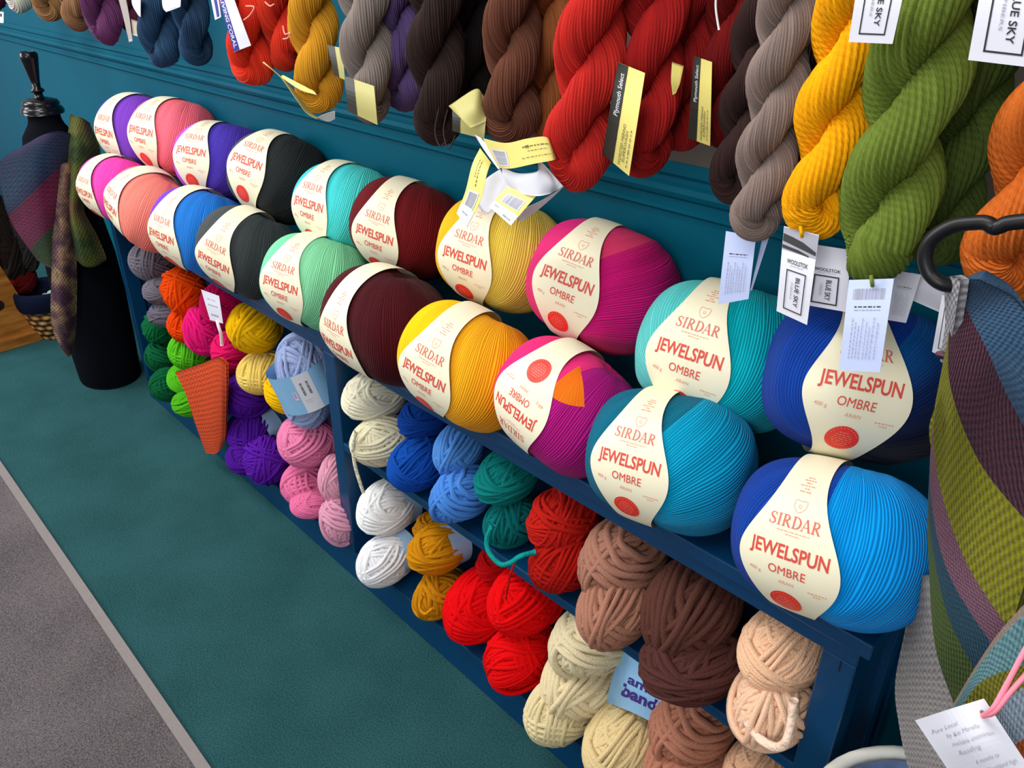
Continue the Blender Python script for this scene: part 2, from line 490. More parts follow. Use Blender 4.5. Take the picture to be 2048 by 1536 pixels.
wl = MB(); box(wl, (-7, WY, 0), (2.5, WY + 0.1, 1.07)); box(wl, (-7, WY, 1.07), (-1.32, WY + 0.1, 2.6)); structure(wl.build('wall_back', M_WALL))
# dado moulding swept along the wall
prof = [(0, 1.055), (-0.004, 1.055), (-0.010, 1.060), (-0.010, 1.066), (-0.005, 1.070), (-0.005, 1.078), (-0.014, 1.084), (-0.018, 1.092), (-0.014, 1.100), (-0.007, 1.104), (-0.007, 1.112), (-0.012, 1.118), (-0.012, 1.128), (-0.004, 1.134), (0, 1.134)]
tm = MB(); tm.add([(x, WY + y, z) for x in (-7, 2.5) for y, z in prof], [(i, i + 1, len(prof) + i + 1, len(prof) + i) for i in range(len(prof) - 1)])
structure(tm.build('trim_2', M_WALL, smooth=False), 'teal dado moulding below the slatwall')
sw = MB()
box(sw, (-1.32, WY + 0.012, 1.07), (2.5, WY + 0.1, 2.6))
z = 1.134
while z < 2.5:
    box(sw, (-1.32, WY, z), (2.5, WY + 0.012, z + 0.092)); z += 0.1
structure(sw.build('wall_back_slatwall', M_SLAT), 'grey slatwall panel the hanks hang on')

# ------------------------------------------------------------------ shelf unit
XL, XR, XD = -2.73, -0.219, -1.425
def bevel(o, w=0.002, s=2):
    b = o.modifiers.new('bevel', 'BEVEL'); b.width = w; b.segments = s; b.limit_method = 'ANGLE'
    return o
su = empty('shelf_unit', (XL, 0, 0))
tag(su, 'long low navy blue wooden shelf unit holding the yarn', 'shelf')
def sbox(name, lo, hi, label=None):
    mb = MB(); off = np.array([XL, 0, 0])
    box(mb, np.array(lo) - off, np.array(hi) - off)
    o = mb.build(name, M_SHELF, su); bevel(o)
    if label: o['label'] = label
    return o
DY = 0.2
sbox('top_board', (XL - 0.01, -0.008, 0.668), (XR + 0.014, DY + 0.03, 0.692))
sbox('top_rail', (XL, 0.0, 0.640), (XR, 0.02, 0.668))
sbox('middle_shelf', (XL + 0.02, 0.085, 0.398), (XD - 0.022, DY, 0.418))
sbox('middle_shelf', (XD + 0.022, 0.0, 0.398), (XR - 0.042, DY, 0.418))
sbox('bottom_shelf', (XL + 0.02, 0.0, 0.070), (XR - 0.042, DY, 0.092))
sbox('plinth', (XL + 0.03, 0.002, 0.0), (XR - 0.044, 0.02, 0.070))
sbox('divider', (XD - 0.022, 0.0, 0.092), (XD + 0.022, DY, 0.640))
sbox('end_post', (XL, 0.0, 0.0), (XL + 0.03, 0.045, 0.640))
sbox('end_post', (XR - 0.044, 0.0, 0.0), (XR, 0.04, 0.640))
sbox('end_post', (XR - 0.044, 0.145, 0.0), (XR, 0.17, 0.668))
sbox('end_panel', (XL + 0.004, 0.04, 0.0), (XL + 0.02, DY, 0.668))
sbox('end_panel', (XR - 0.044, 0.038, 0.0), (XR - 0.012, 0.15, 0.668))
sbox('back_panel', (XL, DY, 0.0), (XR, DY + 0.012, 0.668))
# dark slot in the right post
sl = MB(); box(sl, (XR - 0.0195 - XL, -0.0006, 0.6205), (XR - 0.0175 - XL, 0.004, 0.638)); sl.build('slot', flat('dark_slot', '#04101C', 0.8), su)

# ------------------------------------------------------------------ big ombre balls with paper labels
BA, BR, BN, OX = 0.133, 0.1, 2.8, 0.027   # half length, radius, exponent, how far the paper sits off centre
def prof_r(x): return np.clip(1 - np.abs((x - OX) / BA) ** BN, 0, 1) ** (1 / BN)
def label_pt(x, s, off=0.0):
    x = np.asarray(x, float); s = np.asarray(s, float)
    ph = s / BR; r = BR * (prof_r(x) * 0.85 + 0.15) + 0.0026 + off
    r = r * (1 + 0.015 * np.sin(ph * 3 + 1.0))
    return np.stack([x, -r * np.cos(ph), r * np.sin(ph)], -1)
def lab_w(s): return 0.026 + 0.043 * np.exp(-((s + 0.018) / 0.066) ** 2)

def label_mesh(sg=1):
    global OX
    OX = 0.027 * sg
    mb = MB()
    ns, nx = 120, 21
    S = np.linspace(-PI * BR, PI * BR, ns, endpoint=False)
    for off, flip in ((0.0, False), (-0.0006, True)):
        V = []
        for s in S:
            w = lab_w(s)
            # the edge leans a little so the band is not mirror symmetrical
            V.append(label_pt(np.linspace(-w, w * 0.97, nx) - 0.004 * math.sin(s * 14), np.full(nx, s), off))
        F = grid_faces(ns, nx, wrapu=True)
        mb.add(np.concatenate(V), [tuple(f[::-1]) if not flip else tuple(f) for f in F], 0)
    def put(g, mi, off=0.0006):
        v, f = g; P = label_pt(v[:, 0], v[:, 1], off); mb.add(P, f, mi)
    put(place(SERIF, 0, 0.036, 0.0145, 0, 0.066), 1)
    put(place(text_geo('JEWELSPUN', 0.02), 0, 0, 0.0165, 0, 0.104), 2)
    put(place(text_geo('OMBRE', 0.0), 0.001, -0.0245, 0.0115, 0, 0.049), 2)
    put(place(text_geo('ARAN', 0.0), 0.001, -0.0405, 0.0050, 0, 0.020), 3)
    put(place(text_geo('400 g', 0.0), -0.042, -0.0345, 0.0052), 3)
    put(dashes(0.042, -0.043, 0.024, 0.0018, 6, 3), 3); put(dashes(0.042, -0.047, 0.010, 0.0018, 3, 4), 3)
    put(dashes(0, 0.024, 0.042, 0.0012, 12, 5), 3); put(dashes(0, 0.0205, 0.018, 0.0012, 5, 6), 3)
    sh = [(-0.008, 0.062), (-0.006, 0.064), (0, 0.0625), (0.006, 0.064), (0.008, 0.062), (0.0075, 0.055), (0.004, 0.050), (0, 0.048), (-0.004, 0.050), (-0.0075, 0.055)]
    put(outline2([np.array(p) for p in sh], 0.0007), 3); put(outline2([np.array((0.002 * math.cos(a), 0.056 + 0.002 * math.sin(a))) for a in np.linspace(0, 2 * PI, 8, endpoint=False)], 0.0006), 3)
    for i, (w, n) in enumerate([(0.016, 3), (0.006, 2), (0.020, 5), (0.007, 2), (0.014, 4), (0.008, 2)]):
        put(dashes(0.0, 0.076 + i * 0.0045, w, 0.0018, n, 20 + i), 3)
    put(disc2(0, -0.078, 0.0215), 4, 0.0007)
    for i, w in enumerate((0.016, 0.024, 0.030, 0.032, 0.031, 0.026, 0.017)):
        put(dashes(0, -0.0665 - i * 0.0038, w * 0.82, 0.0014, 5, 40 + i), 5, 0.0011)
    ring = [(0.0186 * math.cos(a), -0.078 + 0.0186 * math.sin(a), a) for a in np.linspace(0, 2 * PI, 26, endpoint=False)]
    put(cat([dashes(x, y, 0.0022, 0.0014, 1, 3, a + PI / 2) for x, y, a in ring if abs(math.sin(a)) > 0.35]), 5, 0.0011)
    put(place(text_geo('400 g', 0.0), 0, 0.25, 0.008), 3)
    return mb.build('paper_label', [M_CREAM, M_PALE2, M_RED, M_PALE_RED, M_SPOT, M_SPOT_TXT], smooth=True, link=False)
M_PALE2 = flat('serif_red_print', '#CF6C5C', 0.5)
LABEL_UP = label_mesh(-1); LABEL = label_mesh(1)

def ball_mesh(name, pole, pole2, mat, twist=0.5, rot0=0.0, seed=0):
    """big wound ball: radial surface sampled about the winding pole"""
    rr = random.Random(seed)
    p = np.array(pole, float); p /= np.linalg.norm(p)
    def basis(p):
        ref = np.array([0, -1.0, 0]); e = ref - p * (ref @ p); e /= np.linalg.norm(e); return e, np.cross(p, e)
    e1, e2 = basis(p)
    NA, NL = 176, 88
    az = np.linspace(0, 2 * PI, NA + 1); la = np.linspace(-PI / 2, PI / 2, NL + 1)
    A, L = np.meshgrid(az, la, indexing='ij')
    A2 = A + twist * np.sin(L)
    d = (np.cos(L) * np.cos(A2))[..., None] * e1 + (np.cos(L) * np.sin(A2))[..., None] * e2 + np.sin(L)[..., None] * p
    hy = np.hypot(d[..., 1], d[..., 2])
    rho = ((np.abs(d[..., 0]) / BA) ** BN + (hy / BR) ** BN) ** (-1 / BN)
    ph = [rr.uniform(0, 6.28) for _ in range(6)]
    rho *= 1 + 0.012 * np.sin(3 * A + ph[0]) * np.cos(L) + 0.008 * np.sin(7 * A + ph[1] + 2 * L) * np.cos(L) + 0.006 * np.sin(13 * A + ph[2]) * np.cos(L)
    rho *= 1 - 0.13 * np.exp(-((PI / 2 - np.abs(L)) / 0.22) ** 2)
    x = d[..., 0] * rho + OX
    # paper squeezes the wool a little, wool swells beside it
    sq = np.exp(-(x / 0.05) ** 4); rho *= 1 - 0.022 * sq + 0.008 * np.exp(-((np.abs(x) - 0.088) / 0.018) ** 2)
    P = d * rho[..., None]; P[..., 0] += OX
    nv = NL + 1
    V = P.reshape(-1, 3); F = grid_faces(NA + 1, nv)
    U = A / (2 * PI); Vv = L / PI + 0.5
    ua = np.stack([U, Vv], -1).reshape(-1, 2)[F.ravel()]
    q = np.array(pole2, float); q /= np.linalg.norm(q); f1, f2 = basis(q)
    dd = d.reshape(-1, 3); az2 = np.arctan2(dd @ f2, dd @ f1) / (2 * PI) + 0.5; la2 = np.arcsin(np.clip(dd @ q, -1, 1)) / PI + 0.5
    b = np.stack([az2, la2], -1)[F.ravel()].reshape(-1, 4, 2)
    wrap = (b[:, :, 0].max(1) - b[:, :, 0].min(1)) > 0.5
    bb = b[wrap]; bb[:, :, 0] = np.where(bb[:, :, 0] < 0.5, bb[:, :, 0] + 1, bb[:, :, 0]); b[wrap] = bb
    return quadmesh(name, V, F, {'wind_a': ua, 'wind_b': b.reshape(-1, 2)}, [mat])

def wool_ball(key, pose, stops, label, pole=(0.15, 0.45, 0.9), pole2=(0.15, 0.3, 1), over=None, twist=-0.35, upside=False, seed=0, tail=None):
    c, ang, s = pose
    root = empty('yarn_ball', c)
    yaw, pit, rol = [math.radians(a) for a in ang]
    M = Matrix.Rotation(yaw, 3, 'Z') @ Matrix.Rotation(pit, 3, 'X') @ Matrix.Rotation(rol, 3, 'Y')
    if upside: M = M @ Matrix.Rotation(PI, 3, 'Y')
    root.rotation_euler = M.to_euler(); root.scale = (s, s * 1.04, s * (1.11 if key[0] == 'U' else 1.09))
    tag(root, label, 'yarn ball', 'big ombre wool balls on top of the shelf unit')
    global OX
    OX = -0.027 if upside else 0.027
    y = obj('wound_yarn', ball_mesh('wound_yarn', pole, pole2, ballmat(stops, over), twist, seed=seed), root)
    l = obj('paper_label', LABEL_UP if upside else LABEL, root); l['label'] = 'cream paper label printed in red' + (', upside down' if upside else '')
    return root
POSES = {
    'L1': ((-2.609, 0.000, 0.779), (11, -3, 4), 0.90),
    'L2': ((-2.346, -0.004, 0.780), (3, -10, 15), 0.98),
    'L3': ((-2.037, -0.000, 0.781), (15, -5, 7), 0.99),
    'L4': ((-1.801, 0.011, 0.782), (22, 0, 17), 0.94),
    'L5': ((-1.512, 0.022, 0.783), (22, -12, 8), 0.92),
    'L6': ((-1.224, 0.006, 0.782), (3, 10, 2), 1.00),
    'L7': ((-0.991, 0.011, 0.781), (14, -7, 14), 0.93),
    'L8': ((-0.771, 0.031, 0.784), (2, -8, 12), 0.89),
    'L9': ((-0.560, 0.018, 0.782), (12, -23, -3), 0.89),
    'L10': ((-0.315, 0.018, 0.782), (8, -18, -6), 0.89),
    'U1': ((-2.733, 0.141, 0.912), (12, -7, 3), 1.03),
    'U2': ((-2.483, 0.150, 0.931), (20, -18, 5), 1.00),
    'U3': ((-2.178, 0.142, 0.912), (28, -26, 5), 0.94),
    'U4': ((-1.875, 0.153, 0.927), (24, -30, 13), 0.96),
    'U5': ((-1.569, 0.151, 0.908), (13, -17, 5), 0.92),
    'U6': ((-1.350, 0.156, 0.913), (22, -5, 11), 0.89),
    'U7': ((-1.069, 0.159, 0.929), (19, -9, 9), 0.90),
    'U8': ((-0.823, 0.160, 0.937), (18, -20, 11), 0.92),
    'U9': ((-0.575, 0.147, 0.902), (16, -20, 5), 0.94),
    'U10': ((-0.367, 0.128, 0.942), (37, -24, 7), 0.89),

}
def SS(*a):  # colour stops by azimuth
    return list(a)
where = 'on the shelf top'
BD = [
 ('L1', SS((0, '#F447AE'), (.3, '#F03CA8'), (.5, '#B42E88'), (.8, '#E85AB8')), 'hot pink wool ball at the far left end of the lower row', {}),
 ('L2', SS((0, '#FF8374'), (.3, '#FF7F6E'), (.5, '#FF90A4'), (.85, '#FF8374')), 'salmon coral wool ball in the lower row, between the hot pink and blue balls', {}),
 ('L3', SS((0, '#1E74CC'), (.35, '#1660B8'), (.55, '#5A3CA8'), (.7, '#8840C8'), (.97, '#7A44CC'), (1, '#1E74CC')), 'blue and violet wool ball in the lower row, above the orange chunky balls', {}),
 ('L4', SS((0, '#323638'), (.4, '#292D2F'), (.7, '#4A4E50')), 'charcoal grey wool ball in the lower row', {}),
 ('L5', SS((0, '#80CE9A'), (.25, '#6ABB86'), (.5, '#4F9C70'), (.75, '#7CDFA8')), 'mint green wool ball in the lower row', {}),
 ('L6', SS((0, '#440812'), (.5, '#32050C'), (.8, '#4C0A16')), 'dark maroon wool ball in the lower row, above the divider', {}),
 ('L7', SS((0, '#F8A818'), (.3, '#F09010'), (.55, '#E8A020'), (.7, '#FFC808'), (.97, '#FFC408'), (1, '#F8A818')), 'golden yellow to orange wool ball in the lower row', {}),
 ('L8', SS((0, '#A81074'), (.2, '#98106C'), (.4, '#7E0E60'), (.5, '#C01878'), (.75, '#F02A78')), 'magenta wool ball with its paper label upside down', {'upside': True, 'pole': (-.45, .35, -.8), 'over': {'stops': [(0, '#FF6A10'), (1, '#FF7A18')], 'range': (0.50, 0.66), 'lat': .78}, 'pole2': (-.2, -.3, -1)}),
 ('L9', SS((0, '#0092B8'), (.2, '#0088B4'), (.4, '#006A94'), (.6, '#00506C'), (.85, '#00647E')), 'deep teal wool ball in the lower row, under the aqua ball', {'twist': .4}),
 ('L10', SS((0, '#0A6CC8'), (.3, '#0A1A60'), (.5, '#081040'), (.7, '#0E3088'), (.95, '#10409C')), 'bright blue and navy wool ball at the right end of the lower row', {'over': {'stops': [(0, '#0090E4'), (.56, '#008CE0'), (.74, '#0088E0'), (1, '#0A74D0')], 'range': (0.5, 0.80)}, 'pole2': (.05, .25, 1), 'twist': .3}),
 ('U1', SS((0, '#7A3AB8'), (.2, '#7038B4'), (.4, '#5A2C98'), (.7, '#5038B8'), (.9, '#6A3CC0')), 'purple wool ball at the far left of the upper row', {}),
 ('U2', SS((0, '#FF6C7C'), (.3, '#FF6674'), (.5, '#F09070'), (.8, '#FF8A78')), 'coral pink wool ball in the upper row, beside the purple ball', {}),
 ('U3', SS((0, '#4434A8'), (.25, '#4A2C98'), (.45, '#6A2480'), (.65, '#B048D8'), (.96, '#CC58E8'), (1, '#4434A8')), 'indigo and violet wool ball in the upper row', {}),
 ('U4', SS((0, '#232627'), (.5, '#1A1C1D'), (.8, '#4A4E50')), 'near black wool ball in the upper row', {}),
 ('U5', SS((0, '#40CCD0'), (.22, '#4CC8B8'), (.4, '#5AB890'), (.7, '#48D0CC'), (.9, '#40C8D0')), 'turquoise and sea green wool ball in the upper row', {}),
 ('U6', SS((0, '#600A10'), (.3, '#54080C'), (.6, '#400810'), (.9, '#6A1018')), 'dark red wool ball in the upper row', {}),
 ('U7', SS((0, '#E8C040'), (.2, '#E6C658'), (.4, '#C89820'), (.7, '#F8B818'), (.95, '#F4B420')), 'pale yellow wool ball in the upper row, under the loose hank tags', {}),
 ('U8', SS((0, '#C8106C'), (.22, '#BE126A'), (.38, '#C01C48'), (.6, '#B01858'), (.8, '#E0207C'), (.95, '#E83868')), 'raspberry pink wool ball in the upper row', {'twist': .8}),
 ('U9', SS((0, '#00A4B0'), (.2, '#0098A8'), (.36, '#2AA8A0'), (.55, '#108890'), (.7, '#6CD0C8'), (.95, '#48C0C0')), 'aqua turquoise wool ball in the upper row, above the deep teal ball', {}),
 ('U10', SS((0, '#0A5CA8'), (.1, '#0A2050'), (.2, '#05081C'), (.45, '#060A28'), (.62, '#0C2C78'), (.95, '#0E40A0')), 'midnight navy wool ball at the right end of the upper row', {'twist': .5}),
]
for i, (k, st, lab, kw) in enumerate(BD):
    wool_ball(k, POSES[k], st, lab, seed=i, **kw)


# ------------------------------------------------------------------ chunky balls
def chunky_mesh(seed, tr, groups, per):
    rr = random.Random(seed); V = []; F = []; base = 0
    sides = 7; segs = 44
    # core
    la = np.linspace(-PI / 2, PI / 2, 19); az = np.linspace(0, 2 * PI, 28, endpoint=False)
    A, L = np.meshgrid(az, la, indexing='ij')
    C = np.stack([np.cos(L) * np.cos(A), np.sin(L), np.cos(L) * np.sin(A)], -1) * (0.93 - tr * 0.9)
    V.append(C.reshape(-1, 3)); F.append(grid_faces(28, 19, wrapu=True)); base += len(V[0])
    a = np.linspace(0, 2 * PI, sides, endpoint=False)
    step = tr * 1.88
    for g in range(groups):
        if g < 3:   # base layers cover the whole ball, loops running end to end
            n = np.array([math.cos(g * 1.1 + 0.3), 0.25 * rr.uniform(-1, 1), math.sin(g * 1.1 + 0.3)]); cnt = int(1.8 / step); d0 = -0.9
        else:
            th = rr.uniform(0, PI); n = np.array([math.cos(th), rr.choice([0.1, 0.3, 0.6, 0.9, -0.5]) * rr.uniform(0.6, 1.2), math.sin(th)]); cnt = rr.randint(max(2, per - 3), per + 1); d0 = rr.uniform(-0.55, 0.25)
        n /= np.linalg.norm(n)
        ref = np.array([0, 1.0, 0]) if abs(n[1]) < 0.8 else np.array([1.0, 0, 0])
        e1 = np.cross(n, ref); e1 /= np.linalg.norm(e1); e2 = np.cross(n, e1)
        Rg = 0.93 - tr + tr * 2.1 * g / groups
        for k in range(cnt):
            d = d0 + k * step
            if abs(d) > 0.93: continue
            t = np.linspace(0, 2 * PI, segs, endpoint=False)
            dd = d + 0.035 * np.sin(t * 2 + rr.uniform(0, 6.28)) + 0.02 * np.sin(t * 5 + rr.uniform(0, 6)) + rr.uniform(-.03, .03)
            R_ = Rg + rr.uniform(-0.02, 0.035)
            rad = np.sqrt(np.clip(1 - dd ** 2, 0.02, 1)) * R_
            P = n * (dd * R_)[:, None] + rad[:, None] * (np.cos(t)[:, None] * e1 + np.sin(t)[:, None] * e2)
            N = P / np.linalg.norm(P, axis=1)[:, None]
            T = np.roll(P, -1, 0) - np.roll(P, 1, 0); T /= np.linalg.norm(T, axis=1)[:, None]; B = np.cross(T, N)
            r = tr * rr.uniform(0.9, 1.08)
            W = P[:, None] + r * (np.cos(a)[None, :, None] * N[:, None] + np.sin(a)[None, :, None] * B[:, None])
            V.append(W.reshape(-1, 3)); F.append(grid_faces(segs, sides, True, True) + base); base += segs * sides
    return np.concatenate(V), np.concatenate(F)
CH = []
for sd, tr, gr, per in ((1, .07, 13, 4), (2, .074, 12, 5), (3, .078, 13, 5), (4, .066, 14, 5), (5, .09, 12, 4), (6, .088, 13, 4)):
    v, f = chunky_mesh(sd, tr, gr, per)
    CH.append(quadmesh('wound_ball', v, f, None, [chenille('#888888')]))

def band_mesh(items=None, hw=0.42, mats=None):
    mb = MB(); ns = 48; nx = 9
    S = np.linspace(0, 2 * PI, ns, endpoint=False); Y = np.linspace(-hw, hw, nx)
    for off in (0, -0.012):
        V = [((1.0 + off + 0.02 * math.sin(3 * a)) * math.cos(a), y, (1.0 + off + 0.02 * math.sin(3 * a)) * math.sin(a)) for a in S for y in Y]
        mb.add(V, [tuple(f) for f in grid_faces(ns, nx, wrapu=True)])
    return mb

def shelf_of(g):
    left = 'left' in g
    if 'middle' in g: return left, (0.36 if left else 0.418), 0.645
    return left, 0.092, (0.46 if left else 0.405)
def chunky(px, py, w, h, color, label, group, var=0, yc=0.05, ry=1.2, tilt=None, band=None, cat_='yarn ball', spin=None):
    """ball seen at pixel box centre (px,py) of size w x h; returns object"""
    bay, low, top = shelf_of(group)
    y = yc
    for _ in range(40):
        c = onY(px, py, y); k = mpp(c); rz = h / 2 * k
        if c[2] - rz * 1.0 >= low or y < -0.045: break
        y -= 0.004
    if c[2] - rz < low: d = low - (c[2] - rz); rz -= d / 2; c = c + np.array([0, 0, d / 2])
    if c[2] + rz > top: d = c[2] + rz - top; rz -= d / 2; c = c - np.array([0, 0, d / 2])
    vx = c - CAM; vx[2] = 0; vx /= np.linalg.norm(vx)
    # apparent half width = sqrt((rx*cos)^2+(ry*sin)^2)
    cs = abs(vx[1]); sn = abs(vx[0]); wr = w / 2 * k
    rx = wr / math.sqrt(cs ** 2 + (ry * sn) ** 2); ryy = rx * ry
    if ry > 1.3: rx = max(rx, rz * .86); ryy = rx * ry
    o = obj('yarn_ball', CH[var % 6], None, c)
    o.scale = (rx * .95, ryy * .95, rz * .97)
    r = random.Random(int(px * 7 + py))
    o.rotation_euler = (r.uniform(-.15, .15), (tilt if tilt is not None else r.choice([0, PI]) + r.uniform(-.3, .3)), r.uniform(-.2, .2))
    o.material_slots[0].link = 'OBJECT'; o.material_slots[0].material = chenille(color)
    tag(o, label, cat_, group)
    if band:
        b = obj('paper_band', BANDM[band], o); b.location = (0, 0.42, 0)
        b['label'] = 'pale blue paper band'
    return o
BANDM = {}
_b = band_mesh(hw=.34); BANDM['blue'] = _b.build('paper_band', flat('pale_blue_band', '#9DBFDF', 0.5), smooth=True, link=False)

GU, GL_, GU2, GL2 = ('chunky yarn balls on the left middle shelf', 'chunky yarn balls on the left bottom shelf',
                     'chunky yarn balls on the right middle shelf', 'chunky yarn balls on the right bottom shelf')
CK = [
 # left bay, middle shelf
 (306, 522, 92, 80, '#77727E', 'grey chunky yarn ball, top one of the three at the far left', GU, 0, {}),
 (330, 580, 84, 62, '#75707C', 'grey chunky yarn ball, middle one of the three at the far left', GU, 1, {}),
 (340, 628, 84, 56, '#6E6976', 'grey chunky yarn ball, lowest of the three at the far left', GU, 2, {}),
 (368, 580, 92, 100, '#FA5008', 'bright orange chunky yarn ball, the upper one', GU, 3, {}),
 (378, 648, 84, 72, '#F04A08', 'bright orange chunky yarn ball, mostly hidden lower one', GU, 0, {}),
 (450, 610, 96, 100, '#C80F58', 'dark magenta chunky yarn ball behind the white price tag', GU, 1, {'yc': .085}),
 (408, 662, 82, 98, '#FA1E86', 'neon pink chunky yarn ball below the orange ones', GU, 4, {}),
 (462, 706, 76, 92, '#F01A6C', 'neon pink chunky yarn ball right under the white price tag', GU, 2, {}),
 (510, 655, 108, 98, '#F0B808', 'mustard yellow chunky yarn ball at the top of the yellow stack', GU, 5, {}),
 (526, 744, 104, 84, '#FADA70', 'pale butter yellow chunky yarn ball', GU, 0, {}),
 (578, 780, 96, 96, '#FFC80A', 'vivid yellow chunky yarn ball beside the light blue ball', GU, 1, {}),
 # left bay, bottom shelf
 (318, 655, 68, 66, '#0A6A3C', 'dark green chunky yarn ball, top one of three', GL_, 3, {}),
 (328, 712, 70, 66, '#0A6038', 'dark green chunky yarn ball, middle one of three', GL_, 4, {}),
 (338, 768, 72, 64, '#0A6036', 'dark green chunky yarn ball, lowest of three', GL_, 5, {}),
 (382, 700, 88, 76, '#5CC822', 'lime green chunky yarn ball, top one of three', GL_, 0, {}),
 (378, 757, 82, 62, '#58C020', 'lime green chunky yarn ball behind the orange knitted swatch', GL_, 1, {}),
 (386, 803, 80, 56, '#54B81E', 'lime green chunky yarn ball, lowest of three', GL_, 2, {}),
 (494, 788, 100, 92, '#5A1CA0', 'violet chunky yarn ball, top one of the purple stack', GL_, 4, {}),
 (506, 860, 108, 84, '#52189A', 'violet chunky yarn ball in the middle of the purple stack', GL_, 0, {'band': 'blue'}),
 (496, 912, 84, 62, '#4E1690', 'violet chunky yarn ball at the bottom left of the purple stack', GL_, 2, {'yc': .06}),
 (534, 920, 98, 104, '#5E1CA8', 'violet chunky yarn ball in front, at the foot of the purple stack', GL_, 3, {'yc': .03}),
 (615, 880, 118, 108, '#F588B4', 'candy pink chunky yarn ball, top of the pink stack', GL_, 0, {}),
 (612, 966, 96, 88, '#F47CAC', 'candy pink chunky yarn ball in the middle of the pink stack', GL_, 5, {}),
 (626, 1004, 90, 60, '#F078A8', 'candy pink chunky yarn ball at the bottom of the pink stack', GL_, 1, {'yc': .07}),
 (676, 958, 78, 106, '#EBA4BC', 'pale dusty pink chunky yarn ball, upper one beside the divider', GL_, 5, {}),
 (680, 1042, 82, 100, '#E9A4BE', 'pale dusty pink chunky yarn ball, lower one beside the divider', GL_, 4, {}),
 # right bay, middle shelf
 (752, 790, 132, 106, '#F6F0D4', 'cream chunky yarn ball, upper one by the divider', GU2, 1, {}),
 (768, 882, 124, 104, '#F4ECC8', 'cream chunky yarn ball, lower one with a loose tail hanging', GU2, 0, {}),
 (848, 836, 92, 96, '#12449C', 'royal blue chunky yarn ball, upper one', GU2, 2, {'yc': .07}),
 (836, 926, 112, 116, '#1450B0', 'royal blue chunky yarn ball, lower one', GU2, 1, {}),
 (922, 896, 112, 110, '#5A9AE8', 'sky blue chunky yarn ball, upper one', GU2, 5, {}),
 (922, 990, 122, 120, '#5090E6', 'sky blue chunky yarn ball, lower one', GU2, 4, {}),
 (1016, 950, 128, 108, '#0C7F7C', 'teal green chunky yarn ball, upper one', GU2, 2, {}),
 (1026, 1038, 112, 108, '#0A7272', 'teal green chunky yarn ball, lower one with a looping tail', GU2, 4, {}),
 (1126, 1036, 142, 128, '#C42018', 'brick red chunky yarn ball, upper one', GU2, 3, {}),
 (1130, 1122, 132, 126, '#B81A14', 'brick red chunky yarn ball, lower one on the middle shelf', GU2, 0, {}),
 (1244, 1116, 166, 160, '#B07C68', 'tan brown chunky yarn ball, upper one on the middle shelf', GU2, 4, {}),
 (1236, 1212, 156, 148, '#B47E68', 'tan brown chunky yarn ball, lower one on the middle shelf', GU2, 5, {}),
 (1392, 1212, 196, 188, '#5C3830', 'dark chocolate brown chunky yarn ball, upper one', GU2, 5, {}),
 (1388, 1318, 186, 148, '#583430', 'dark chocolate brown chunky yarn ball, lower one', GU2, 2, {'yc': .055}),
 (1572, 1292, 160, 162, '#FFCDA6', 'peach chunky yarn ball, upper one beside the right post', GU2, 1, {}),
 (1550, 1402, 160, 170, '#FFD2B0', 'peach chunky yarn ball, lower one beside the right post', GU2, 4, {}),
 # right bay, bottom shelf
 (776, 1014, 120, 116, '#FFFFFF', 'snow white chunky yarn ball, upper one', GL2, 1, {'band': 'blue'}),
 (774, 1118, 120, 100, '#FCFCFF', 'snow white chunky yarn ball, lower one', GL2, 0, {'band': 'blue'}),
 (876, 1052, 98, 60, '#C07E10', 'ochre chunky yarn ball tucked at the top under the middle shelf', GL2, 3, {'yc': .09}),
 (878, 1096, 112, 112, '#D68E10', 'ochre chunky yarn ball, middle one with a pale blue band', GL2, 2, {'band': 'blue'}),
 (878, 1184, 112, 88, '#D08A10', 'ochre chunky yarn ball, lowest one', GL2, 4, {}),
 (1004, 1120, 96, 84, '#C80C10', 'deep red chunky yarn ball at the back under the middle shelf', GL2, 2, {'yc': .11}),
 (966, 1208, 120, 150, '#EE0810', 'scarlet chunky yarn ball on the left of the red pile', GL2, 1, {'yc': .06}),
 (1056, 1196, 150, 140, '#F40A10', 'scarlet chunky yarn ball, upper one of the red pile', GL2, 0, {'yc': .05}),
 (1042, 1306, 146, 150, '#F00A10', 'scarlet chunky yarn ball, lowest and nearest of the red pile', GL2, 3, {'yc': .03}),
 (1192, 1278, 170, 132, '#ECDCB4', 'ivory beige chunky yarn ball, top of the beige pile', GL2, 4, {'yc': .055}),
 (1172, 1354, 166, 148, '#F0DEB2', 'ivory beige chunky yarn ball in the middle of the beige pile', GL2, 5, {'yc': .045}),
 (1124, 1416, 128, 142, '#F2E0AE', 'ivory beige chunky yarn ball at the lower left of the beige pile', GL2, 0, {'yc': .035}),
 (1254, 1478, 160, 160, '#EED49C', 'ivory beige chunky yarn ball at the bottom, under the blue wrapper', GL2, 1, {'yc': .03}),
 (1388, 1440, 160, 150, '#BC7E66', 'terracotta tan chunky yarn ball on the bottom shelf, upper one', GL2, 4, {'yc': .055}),
 (1392, 1530, 190, 130, '#BA7C64', 'terracotta tan chunky yarn ball on the bottom shelf, lower one', GL2, 5, {'yc': .04}),
 (1514, 1540, 120, 130, '#FFCAA2', 'peach chunky yarn ball at the bottom edge, beside the right post', GL2, 1, {'yc': .06}),
]
for (px, py, w, h, c, lab, g, var, kw) in CK:
    kw = dict(kw)
    ryd = 1.0 if px < 700 else 1.4
    if px > 700: w *= 1.06
    kw.setdefault('ry', ryd)
    if px < 700: kw.setdefault('yc', 0.03)
    chunky(px, py, w, h, c, lab, g, var, **kw)

